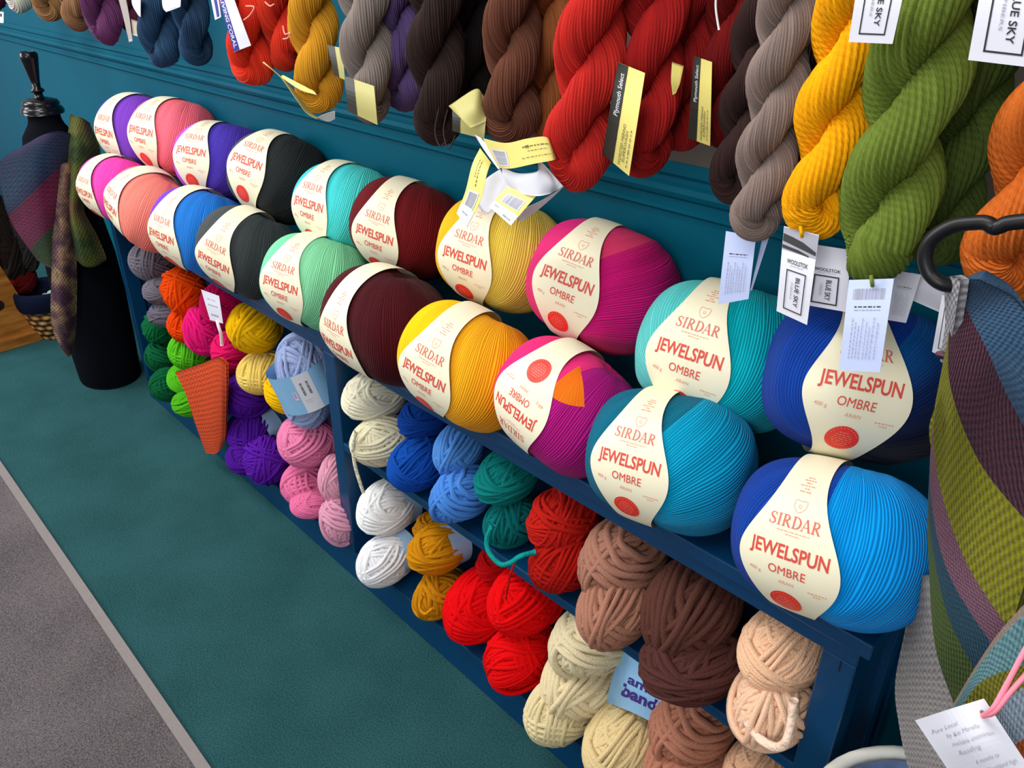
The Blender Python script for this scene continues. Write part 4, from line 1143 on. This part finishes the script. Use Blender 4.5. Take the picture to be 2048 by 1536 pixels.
for pts in ([(492, 12, -.01), (508, 14, -.02), (500, 30, -.02), (488, 40, -.02)], [(566, 52, .02), (570, 68, .01), (580, 66, .01), (575, 76, .01), (566, 78, .01)], [(597, 50, .02), (594, 66, .02), (582, 70, .02)], [(530, 4, 0), (540, 12, 0), (548, 8, 0)]):
    strand_obj('loose_strand', pts, .0013, flat('pale_coral_thread', '#F09A88', 0.9), hk('coral red hank behind'))
strand_obj('loose_strand', [(1432, -10, .0), (1432, 20, .0), (1438, 60, .0)], .0012, flat('white_thread', '#D8D4D4', 0.9), hk('deep red'))
for px, yy, hkn, c in ((1603, .0, 'sunflower', '#E0A000'), (1744, -.014, 'moss green', '#6A7C30')):
    py = 470 if px < 1700 else 568
    strand_obj('loose_strand', [(px - 2, py - 18, yy - .004), (px, py - 4, yy - .006), (px + 1, py + 4, yy - .002)], .002, flat('tag_tie', c, 0.9), hk(hkn))

# light blue ball with its printed band, standing on end against the divider
BLc = onY(610, 764, 0.022); kk = mpp(BLc)
lb = empty('yarn_ball', BLc); lb.rotation_euler = (0.05, -0.3, 0.8)
tag(lb, 'periwinkle blue yarn ball with a printed sky blue band and barcode, beside the divider', 'yarn ball', GU)
wy = obj('wound_yarn', CH[3], lb); wy.rotation_euler = (PI / 2, 0.3, 0); wy.scale = (.066, .130, .064)
wy.material_slots[0].link = 'OBJECT'; wy.material_slots[0].material = chenille('#A4B4E0')
mb = MB()
def cyl(u, v, off=0.0):   # u angle in metres on the band, v height
    a = np.asarray(u) / .0745; r = .0745 + off
    return np.stack([r * np.sin(a), -r * np.cos(a) * .96, np.asarray(v)], -1)
hw = .052
uu = np.linspace(-PI * .0745, PI * .0745, 49); G = np.array([[cyl(np.array([a]), np.array([v + .12 * a * 0]))[0] for v in np.linspace(-hw, hw, 7)] for a in uu])
mb.add(G.reshape(-1, 3), [tuple(f) for f in grid_faces(49, 7)]); mb.add((G * np.array([.985, .985, 1])).reshape(-1, 3), [tuple(f[::-1]) for f in grid_faces(49, 7)])
def pc_(g, mi, off=.0006):
    v, f = g; mb.add(cyl(v[:, 0], v[:, 1], off), f, mi)
pg_ = cat([rect2(.008 + i * .006, 0, .0061, hw * 1.98) for i in range(7)]); pc_(pg_, 1)
pc_(barcode(.026, .012, .020, .034, 6, True), 2, .0011)
pc_(dashes(.022, -.018, .020, .0014, 5, 3), 3, .0011); pc_(dashes(.022, -.024, .014, .0014, 5, 4), 3, .0011)
pc_(rect2(-.004, .0, .009, .022), 4, .0009); pc_(rot_text('love', -.004, .002, .005, .014), 5, .0013)
pc_(dashes(-.03, -.01, .05, .0012, 9, 3, PI / 2), 1)
bo = mb.build('paper_band', [M_SKYPAPER, flat('grey_white_print', '#D2D2DA', .5), M_INK, M_GREYINK, flat('pink_print', '#E8C0D4', .5), M_PURPLEINK], lb, smooth=True)
bo['label'] = 'sky blue paper band with a white barcode panel'
bo.rotation_euler = (0, 0.0, 0); bo.location = (0, 0, .004)

# blue wrapper seen between the beige and terracotta balls
bw = ball('ivory beige chunky yarn ball at the bottom, under')
def wrapper(W, H):
    pr = P2(W, H)
    return [pr(place(text_geo('amic', .03), -W * .02, H * .1, H * .17, 0, W * .5), 1), pr(place(text_geo('bando', .04), W * .04, -H * .14, H * .22, 0, W * .7), 1),
            pr(disc2(W * .02, H * .34, W * .06, 10, 2), 2), pr(disc2(W * .1, H * .33, W * .06, 10, 2), 2)]
sheet_obj('paper_band', [[(1246, 1300, .05), (1302, 1336, .035), (1362, 1366, .04)], [(1226, 1352, .03), (1288, 1384, .012), (1352, 1416, .02)], [(1212, 1404, .03), (1276, 1430, .012), (1336, 1464, .015)]],
          [M_SKYPAPER, M_PURPLEINK, flat('pink_heart', '#B05A80', .5)], items=wrapper, parent=bw, label='light blue wrapper with purple lettering', nu=6)
def mus(W, H):
    pr = P2(W, H)
    return [pr(disc2(-W * .05, H * .3, W * .08, 10, 2), 1), pr(place(text_geo('n', .02), W * .1, 0, H * .08), 1), pr(place(text_geo('c', .02), W * .1, -H * .34, H * .06), 1)]
for o in list(ball('ochre chunky yarn ball, middle').children):
    if o.name.startswith('paper_band'): o['label'] = 'pale blue paper band'

# white price tag clipped in the left bay
pt = card('price_tag', (402, 579), (438, 592), (420, 640), (446, 647), -.04, lambda W, H: [P2(W, H)(dashes(0, H * .25, W * .5, H * .03, 4, 2), 2), P2(W, H)(dashes(0, H * .05, W * .6, H * .05, 4, 3), 2), P2(W, H)(dashes(0, -H * .28, W * .5, H * .06, 4, 5), 2)], bend=.002)
tag(pt, 'small white price card standing in front of the neon pink balls', 'price tag')
strand_obj('plastic_clip', [(434, 640, -.04), (438, 655, -.045), (442, 668, -.045), (444, 690, -.045)], .0045, flat('clear_plastic', '#E8C8D8', 0.15, 0.7), pt)

# orange knitted swatch
def oc(t, u, v): return t.mix(0.0, rgb('#FF5408'), rgb('#FF5408'))
sw_ = sheet_obj('knitted_swatch', [[(350, 744, -.055), (400, 728, -.062), (434, 716, -.058), (452, 728, -.05)], [(372, 790, -.06), (410, 780, -.07), (438, 772, -.065), (453, 775, -.055)],
     [(388, 840, -.06), (418, 836, -.07), (440, 830, -.065), (452, 832, -.055)], [(402, 880, -.055), (424, 880, -.062), (440, 876, -.06), (451, 872, -.052)], [(412, 906, -.05), (428, 908, -.055), (438, 902, -.055), (448, 888, -.05)]],
     knit('orange_knit', builder=oc, su=70, sv=62, mode='garter', dist=.008), thick=.009, nu=14, nv=14)
tag(sw_, 'bright orange garter stitch swatch hanging in front of the lime green balls', 'knitted swatch')

# ------------------------------------------------------------------ striped shawl, hanger, grey knit, note, hamper on the right
def edge_y(y): return lambda p: onY(p[0], p[1], y if len(p) < 3 else p[2])
bnds = [[(1960, 559), (2030, 600), (2090, 700), (2140, 900), (2170, 1000)],
        [(1915, 558), (1935, 620), (1975, 700), (2020, 800), (2110, 960)],
        [(1910, 590), (1897, 690), (1906, 790), (1965, 930), (2080, 1070)],
        [(1893, 700), (1866, 850), (1884, 990), (1935, 1130), (2020, 1262)],
        [(1890, 715), (1861, 900), (1868, 1040), (1903, 1160), (1988, 1296)],
        [(1887, 728), (1858, 960), (1863, 1080), (1896, 1230), (1956, 1350)],
        [(1884, 738), (1856, 1000), (1857, 1120), (1870, 1290), (1908, 1410)]]
ys = [-.150, -.140, -.135, -.135, -.125, -.105, -.075]
rows = [[(x, y, yy + .012 * math.sin(i * 1.7 + j)) for i, (x, y) in enumerate(r)] for j, (r, yy) in enumerate(zip(bnds, ys))]
def stripes(cols):
    def f(t, u, v):
        uv = t.n('ShaderNodeUVMap', _uv_map='stripe'); sp = t.n('ShaderNodeSeparateXYZ'); t.l(uv.outputs[0], sp.inputs[0])
        n = len(cols)
        return t.ramp(sp.outputs[1], [(i / n, c) for i, c in enumerate(cols)], 'CONSTANT')
    return f
def striped(name, rows, cols, su, sv, mode, thick, parent, nu=20, nv=8, dist=.004):
    s = Sheet(rows, nu=nu, nv=nv, linear_v=True); me, c = s.mesh(name, knit('striped_knit', builder=stripes(cols), su=su, sv=sv, mode=mode, dist=dist), thick)
    J, I = s.J, s.I
    vi = np.zeros(len(me.loops), dtype=np.int32); me.loops.foreach_get('vertex_index', vi); vi %= J * I
    l = me.uv_layers.new(name='stripe')
    # nudge by face so that the colour changes exactly on a row
    fv = (vi // I).reshape(-1, 4); vmin = fv.min(1, keepdims=True); vm = vmin + (fv - vmin) * 0.98 + 0.01
    l.data.foreach_set('uv', np.stack([(vi % I) / (I - 1), (vm / (J - 1)).ravel()], -1).astype(np.float32).ravel())
    o = obj(name, me, None, c); bpy.context.view_layer.update()
    if parent: keep(o, parent)
    return o
sh0 = empty('striped_shawl', onY(1960, 565, -.14)); bpy.context.view_layer.update()
tag(sh0, 'chunky knitted shawl in blue, burgundy, chartreuse and mauve stripes on the black hanger', 'shawl')
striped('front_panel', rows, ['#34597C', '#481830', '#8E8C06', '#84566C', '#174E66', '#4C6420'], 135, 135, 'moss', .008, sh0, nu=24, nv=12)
o = sheet_obj('edging', [[(1888, 556, -.128), (1905, 552, -.14), (1922, 560, -.146)], [(1889, 600, -.128), (1902, 600, -.14), (1915, 602, -.146)], [(1890, 650, -.125), (1900, 650, -.138), (1908, 650, -.142)], [(1884, 690, -.122), (1892, 695, -.132), (1898, 700, -.138)], [(1880, 722, -.12), (1885, 726, -.13), (1890, 730, -.134)]],
     knit('grey_knit_edge', base='#A8A6AC', su=140, sv=140, mode='moss'), thick=.007, parent=sh0, nu=8); o['label'] = 'pale grey edging'
r2_ = [[(1904, 1412, -.16), (1950, 1335, -.175), (2000, 1262, -.185), (2075, 1180, -.19)],
       [(1906, 1418, -.165), (1952, 1340, -.18), (2004, 1272, -.19), (2080, 1195, -.195)],
       [(1915, 1425, -.17), (1958, 1366, -.19), (2020, 1338, -.2), (2090, 1320, -.2)],
       [(1925, 1475, -.17), (1985, 1440, -.19), (2022, 1392, -.2), (2095, 1340, -.2)],
       [(1935, 1530, -.17), (1998, 1515, -.19), (2040, 1482, -.2), (2110, 1450, -.2)],
       [(1945, 1610, -.17), (2010, 1610, -.19), (2060, 1600, -.2), (2130, 1590, -.2)]]
striped('folded_panel', r2_, ['#B8A090', '#6A9EA6', '#8A860A', '#9DB0C4', '#D06020'], 135, 135, 'moss', .008, sh0, nu=16, nv=10)
hg = empty('coat_hanger', onY(1960, 440, -.14)); bpy.context.view_layer.update()
tag(hg, 'black rounded plastic hanger the striped shawl hangs from', 'hanger')
hp = [(1906, 572, -.135), (1880, 566, -.14), (1858, 545, -.14), (1850, 512, -.14), (1864, 478, -.14), (1905, 452, -.14), (1955, 445, -.14), (1975, 447, -.14), (1988, 455, -.14), (2002, 452, -.14), (2018, 446, -.14), (2080, 440, -.14), (2180, 436, -.14), (2300, 440, -.14)]
strand_obj('hanger_frame', hp, .0058, flat('black_plastic', '#0C0C10', 0.4, 0.4), hg, n=8, sides=12)
strand_obj('hanger_stem', [(2200, 436, -.14), (2200, 330, -.13), (2210, 250, -.1)], .003, flat('steel', '#9A9A9E', 0.3, .6), hg)

gk = sheet_obj('ribbed_knit', [[(1836, 1150, .0), (1880, 1150, -.03), (1960, 1150, -.05), (2060, 1150, -.06)],
     [(1808, 1270, .01), (1860, 1270, -.025), (1950, 1270, -.05), (2060, 1270, -.06)],
     [(1790, 1370, .015), (1850, 1370, -.02), (1940, 1380, -.06), (2050, 1390, -.07)],
     [(1798, 1450, .0), (1860, 1455, -.04), (1940, 1470, -.08), (2050, 1480, -.09)],
     [(1815, 1530, -.03), (1870, 1540, -.07), (1950, 1560, -.1), (2060, 1580, -.1)],
     [(1850, 1640, -.05), (1900, 1650, -.08), (1980, 1660, -.11), (2080, 1680, -.11)]],
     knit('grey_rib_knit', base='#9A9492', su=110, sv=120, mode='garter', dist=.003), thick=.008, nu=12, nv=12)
tag(gk, 'pale grey ribbed knit hanging behind the striped shawl', 'knitwear')

# note card on pink yarn
def note(W, H):
    pr = P2(W, H); L = []
    for s, x, y, w in (('Pure Local', -.2, .3, .36), ('by Kei Morello', .0, .2, .46), ('available uncommon', .06, .08, .58), ('Reading', -.06, -.04, .3), ('6 months to', .08, -.19, .32), ('Northland high', .2, -.31, .42)):
        v, f = text_geo(s, -0.012); h = H * .055; v = v * np.array([w * W / (v[:, 0].max() - v[:, 0].min()), h]); v[:, 0] += v[:, 1] * .45
        v[:, 1] += .0005 * np.sin(v[:, 0] * 150)
        L.append(pr((v + np.array([x * W, y * H]), f), 1))
    L.append(pr(disc2(W * .37, H * .34, W * .032, 16, 2), 2))
    return L
nc = sheet_obj('note_card', [[(1830, 1441, -.215), (1900, 1418, -.225), (1968, 1397, -.215)], [(1876, 1510, -.22), (1945, 1490, -.232), (2016, 1470, -.22)], [(1925, 1584, -.22), (1995, 1565, -.228), (2066, 1546, -.22)]],
      [M_WHITE, M_GREYINK, flat('punched_hole', '#7A6A62', .9)], items=note, nu=8)
tag(nc, 'white note card with grey handwriting tied on by pink yarn', 'note card')
for q in ([(1966, 1432, -.222), (1985, 1418, -.235), (2010, 1375, -.23), (2050, 1300, -.22), (2090, 1230, -.21)], [(1966, 1432, -.222), (1988, 1424, -.235), (2020, 1385, -.23), (2060, 1340, -.22), (2100, 1300, -.21)]):
    strand_obj('pink_tie', q, .0021, flat('pink_yarn', '#FF8FA4', 0.8, .2), nc)

# hamper with blue liner
hb = empty('laundry_hamper', (-.055, -.055, 0)); tag(hb, 'round basket with white rim and light blue liner, right of the shelf unit', 'basket')
mb = MB(); lathe(mb, [(.115, 0), (.12, .02), (.140, .30), (.150, .490), (.144, .490), (.134, .30), (.115, .03), (.02, .025)], n=48)
mb.build('basket_body', flat('wicker_white', '#C8C4BA', .7, .3, .3, 60), hb, smooth=True)
a = np.linspace(0, 2 * PI, 48, endpoint=False)
mb = MB(); tube(mb, np.stack([.150 * np.cos(a), .150 * np.sin(a), np.full(48, .495)], 1), .008, 10, True); mb.build('rim', flat('white_rim', '#DAD8CE', .6), hb, smooth=True)
mb = MB(); 
ln = [(.139, .492), (.136, .47), (.128, .36), (.118, .3)]
V = [(r * math.cos(t) * (1 + .006 * math.sin(t * 14)), r * math.sin(t) * (1 + .006 * math.sin(t * 14)), z) for r, z in ln for t in a]
mb.add(V, [tuple(f) for f in grid_faces(4, 48, wrapv=True)]); mb.add(V, [tuple(f[::-1]) for f in grid_faces(4, 48, wrapv=True)])
mb.build('cloth_liner', flat('light_blue_cloth', '#93A9D6', .9, .1, .2, 120), hb, smooth=True)
mb = MB(); lathe(mb, [(.01, .30), (.118, .302), (.118, .306), (.01, .31)], n=48); mb.build('cloth_liner', flat('light_blue_cloth', '#93A9D6', .9, .1, .2, 120), hb)

# ------------------------------------------------------------------ dress form and its shawl, left of the shelf unit
M0 = onZ(222, 752, 0.0)
hd = M0 - CAM; hd[2] = 0; hd /= np.linalg.norm(hd)
def pm(p): return onP(p[0], p[1], M0 - hd * p[2], hd)
nz = float(pm((93, 238, 0))[2])     # collar height
df = empty('dress_form', M0); tag(df, 'black cloth dress form with a glossy turned finial, left of the shelf unit', 'dress form')
s = nz / 0.90
mb = MB(); lathe(mb, [(.118, 0), (.122, .01), (.128, .12), (.136, .32), (.132, .46), (.118, .56), (.104, .66), (.102, .74), (.104, .80), (.090, .85), (.062, .885), (.056, .90), (.055, .93)], n=48, sy=.85)
b = mb.build('body', flat('black_felt', '#0A0D14', .95, .05, .3, 200), df, smooth=True); b.scale = (1, 1, s)
mb = MB(); lathe(mb, [(.062, 0), (.064, .008), (.060, .018), (.052, .024), (.056, .030), (.050, .040), (.030, .046), (.014, .050), (.012, .062), (.020, .066), (.020, .072), (.012, .078), (.014, .10), (.026, .165), (.027, .178), (.020, .184)], n=36)
b = mb.build('finial', flat('black_gloss_lacquer', '#06060A', .22, .4), df, smooth=True); b.location = (0, 0, nz * 1.02)

sh = empty('wrap_shawl', (M0[0], M0[1], nz * .98)); bpy.context.view_layer.update()
tag(sh, 'multicoloured knitted shawl draped over the dress form', 'shawl')
def drape(t, u, v):
    q = t.math('ADD', u, t.math('MULTIPLY', v, 1.35))
    no = t.n('ShaderNodeTexNoise', Scale=10.0, Detail=4.0); tc = t.n('ShaderNodeTexCoord'); t.l(tc.outputs['Object'], no.inputs['Vector'])
    q = t.math('ADD', q, t.math('MULTIPLY', no.outputs[0], .03))
    return t.ramp(q, [(0, '#3A2558'), (.12, '#3A2C5A'), (.22, '#1C3050'), (.34, '#24405E'), (.41, '#2A3052'), (.42, '#6A1C40'), (.50, '#7E2450'), (.60, '#6E2044'), (.62, '#2A4224'), (.8, '#3A4A24')])
sheet_obj('front_drape', [[(72, 276, .10), (95, 266, .12), (120, 262, .12), (140, 266, .10)], [(0, 326, .07), (48, 316, .14), (96, 320, .16), (146, 322, .10)],
      [(6, 400, .09), (52, 400, .16), (100, 402, .18), (144, 402, .12)], [(28, 455, .08), (68, 465, .15), (106, 474, .17), (140, 470, .12)], [(74, 520, .10), (96, 534, .15), (118, 540, .16), (138, 536, .13)]],
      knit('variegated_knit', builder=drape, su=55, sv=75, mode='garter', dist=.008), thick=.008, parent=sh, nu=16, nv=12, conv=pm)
def tailc(cols, sc=14.0):
    def f(t, u, v):
        no = t.n('ShaderNodeTexNoise', Scale=sc, Detail=3.0); tc = t.n('ShaderNodeTexCoord'); t.l(tc.outputs['Object'], no.inputs['Vector'])
        return t.ramp(no.outputs[0], [(.3 + .4 * i / (len(cols) - 1), c) for i, c in enumerate(cols)])
    return f
sheet_obj('hanging_tail', [[(118, 330, .13), (130, 326, .15), (142, 326, .15), (152, 330, .13)], [(106, 408, .15), (122, 404, .185), (138, 404, .175), (156, 408, .14)], [(104, 480, .17), (122, 478, .20), (136, 478, .20), (152, 480, .17)], [(102, 560, .16), (120, 560, .19), (135, 560, .19), (154, 562, .16)], [(101, 625, .15), (118, 628, .18), (135, 630, .18), (153, 625, .15)],
      [(106, 662, .14), (121, 672, .17), (136, 674, .17), (151, 664, .14)], [(124, 700, .14), (130, 708, .15), (137, 714, .15), (143, 708, .14)]],
      knit('plum_tan_knit', builder=tailc(['#5A2A44', '#4A2440', '#7A5A50', '#B08A68', '#4C6030']), su=70, sv=70, mode='moss', dist=.008), thick=.009, parent=sh, nu=10, nv=12, conv=pm)
sheet_obj('side_fold', [[(140, 228, .06), (150, 232, .09), (165, 236, .10), (180, 246, .07)], [(134, 290, .09), (152, 300, .15), (175, 305, .14), (202, 310, .08)], [(134, 350, .12), (146, 360, .18), (162, 370, .18), (178, 372, .13)],
      [(134, 420, .14), (142, 420, .20), (154, 420, .20), (168, 418, .15)], [(138, 470, .14), (150, 470, .21), (172, 470, .21), (194, 470, .15)], [(150, 515, .16), (165, 528, .20), (188, 528, .20), (212, 514, .16)], [(162, 526, .155), (175, 532, .17), (192, 532, .17), (206, 526, .155)]],
      knit('green_tan_knit', builder=tailc(['#23361E', '#3F5A24', '#6C7428', '#7A6438', '#84583C'], 9.0), su=65, sv=65, mode='moss', dist=.008), thick=.009, parent=sh, nu=10, nv=10, conv=pm)

# wicker basket beside the dress form
bk0 = onZ(112, 668, 0.0); kb = mpp(bk0)
bk = empty('wicker_basket', bk0); tag(bk, 'small woven wicker basket with a navy cloth liner beside the dress form', 'basket')
def wick():
    t = NT('woven_wicker', .6, .3); tc = t.n('ShaderNodeTexCoord'); sp = t.n('ShaderNodeSeparateXYZ'); t.l(tc.outputs['Object'], sp.inputs[0])
    an = t.math('ARCTAN2', sp.outputs[1], sp.outputs[0]); rw = t.math('FLOOR', t.math('MULTIPLY', sp.outputs[2], 40.0))
    w = t.math('SINE', t.math('ADD', t.math('MULTIPLY', an, 13.0), t.math('MULTIPLY', rw, PI)))
    t.color(t.ramp(t.math('ADD', t.math('MULTIPLY', w, .5), .5), [(.1, '#5A3418'), (.35, '#A87840'), (1, '#C8985A')]))
    t.bump(t.math('ADD', w, t.math('SINE', t.math('MULTIPLY', sp.outputs[2], 40 * 2 * PI))), .8, .008); return t.m
rb = 52 * kb
mb = MB(); lathe(mb, [(rb * .55, 0), (rb * .62, .01), (rb * .8, .07), (rb * .98, .15), (rb * 1.0, .17), (rb * .94, .17), (rb * .6, .02)], n=48); mb.build('basket_body', wick(), bk, smooth=True)
mb = MB(); V = [(r * math.cos(t) * (1 + .02 * math.sin(5 * t)), r * math.sin(t) * (1 + .02 * math.sin(5 * t)), z) for r, z in [(rb * 1.02, .135), (rb * 1.08, .155), (rb * 1.1, .18), (rb * 1.08, .205), (rb * 1.0, .215), (rb * .9, .20), (rb * .82, .14), (rb * .7, .09)] for t in a]
mb.add(V, [tuple(f) for f in grid_faces(8, 48, wrapv=True)]); mb.build('cloth_liner', flat('navy_cloth', '#141A30', .95, .05, .2, 100), bk, smooth=True)
mb = MB()
for i, (cx_, cy_, cz_) in enumerate([(.0, -.02, .155), (.03, .02, .165), (-.02, .02, .15)]):
    t_ = np.linspace(0, 2 * PI, 20, endpoint=False); tube(mb, np.stack([cx_ + .035 * np.cos(t_), cy_ + .02 * np.sin(t_), cz_ + .008 * np.sin(2 * t_)], 1), .009, 8, True)
t_o = mb.build('yarn_skein', flat('white_wool', '#DCD8CE', .95, .05), None, smooth=True); t_o.location = tuple(bk0); tag(t_o, 'folded white wool skein lying inside the wicker basket', 'yarn skein')
mb = MB(); lathe(mb, [(.005, 0), (.03, .01), (.036, .03), (.03, .05), (.005, .06)], n=20)
t_o = mb.build('yarn_skein', flat('mint_wool', '#9CC4A4', .95, .05), None, smooth=True); t_o.location = (bk0[0] + .055, bk0[1] + .03, .15); tag(t_o, 'mint green wool bundle at the back of the wicker basket', 'yarn skein')

# slanted wooden rack at the left edge
A0 = onZ(0, 706, 0); A1 = onZ(88, 680, 0); ln_ = (A1 - A0) / np.linalg.norm(A1 - A0); nr = np.array([ln_[1], -ln_[0], 0])
if nr @ (CAM - A0) < 0: nr = -nr
rk = empty('wooden_rack', A1); tag(rk, 'golden wooden rack with a slanted side at the left edge', 'rack')
def wood():
    t = NT('honey_wood', .4, .4); tc = t.n('ShaderNodeTexCoord'); mp = t.n('ShaderNodeMapping'); mp.inputs['Scale'].default_value = (3, 3, 22); t.l(tc.outputs['Object'], mp.inputs[0])
    no = t.n('ShaderNodeTexNoise', Scale=2.0, Detail=5.0); t.l(mp.outputs[0], no.inputs['Vector']); t.color(t.ramp(no.outputs[0], [(.35, '#8A5018'), (.65, '#B87830')])); return t.m
MW = wood()
pts = [(85, 662), (60, 622), (30, 575), (0, 528), (-60, 440), (-60, 720), (0, 700), (86, 678)]
pp = [onP(x, y, A0, nr) for x, y in pts]; mb = MB(); n_ = len(pp)
mb.add([p - A1 - nr * .02 for p in pp] + [p - A1 - nr * .04 for p in pp], [tuple(range(n_)), tuple(range(n_, 2 * n_))[::-1]] + [(i, i + n_, (i + 1) % n_ + n_, (i + 1) % n_) for i in range(n_)])
mb.build('side_panel', MW, rk)
mb = MB(); e0 = A0 - ln_ * .4; V = []
for base in (e0, A1):
    for off, z_ in ((0, 0), (0, .045), (-.05, .045), (-.05, 0)): V.append(base + nr * off + np.array([0, 0, z_]) - A1)
mb.add(V, [(0, 1, 5, 4), (1, 2, 6, 5), (2, 3, 7, 6), (3, 0, 4, 7), (3, 2, 1, 0), (4, 5, 6, 7)]); bevel(mb.build('base_rail', MW, rk), .003)
hc = onP(0, 614, A0, nr) - nr * .019
mb = MB(); v_, f_ = disc2(0, 0, .022, 20, 2); mb.add([hc - A1 + ln_ * x + np.array([0, 0, y]) for x, y in v_], f_); mb.build('finger_hole', flat('dark_hole', '#1A0E06', .9), rk)
for px, py, w, h, c, lab in ((6, 470, 44, 200, '#2A201C', 'dark brown wool bundle leaning in the wooden rack'), (40, 470, 34, 150, '#3C3634', 'charcoal grey wool bundle leaning in the wooden rack'), (44, 558, 34, 60, '#6A1414', 'dark red wool bundle leaning in the wooden rack')):
    c0 = onP(px, py, A0 - nr * .1, nr); k_ = mpp(c0)
    o = obj('yarn_bundle', CH[3], None, c0); o.scale = (w / 2 * k_, .06, h / 2 * k_); o.rotation_euler = (0, -.1, .4)
    o.material_slots[0].link = 'OBJECT'; o.material_slots[0].material = chenille(c); tag(o, lab, 'yarn bundle', 'wool bundles in the wooden rack')
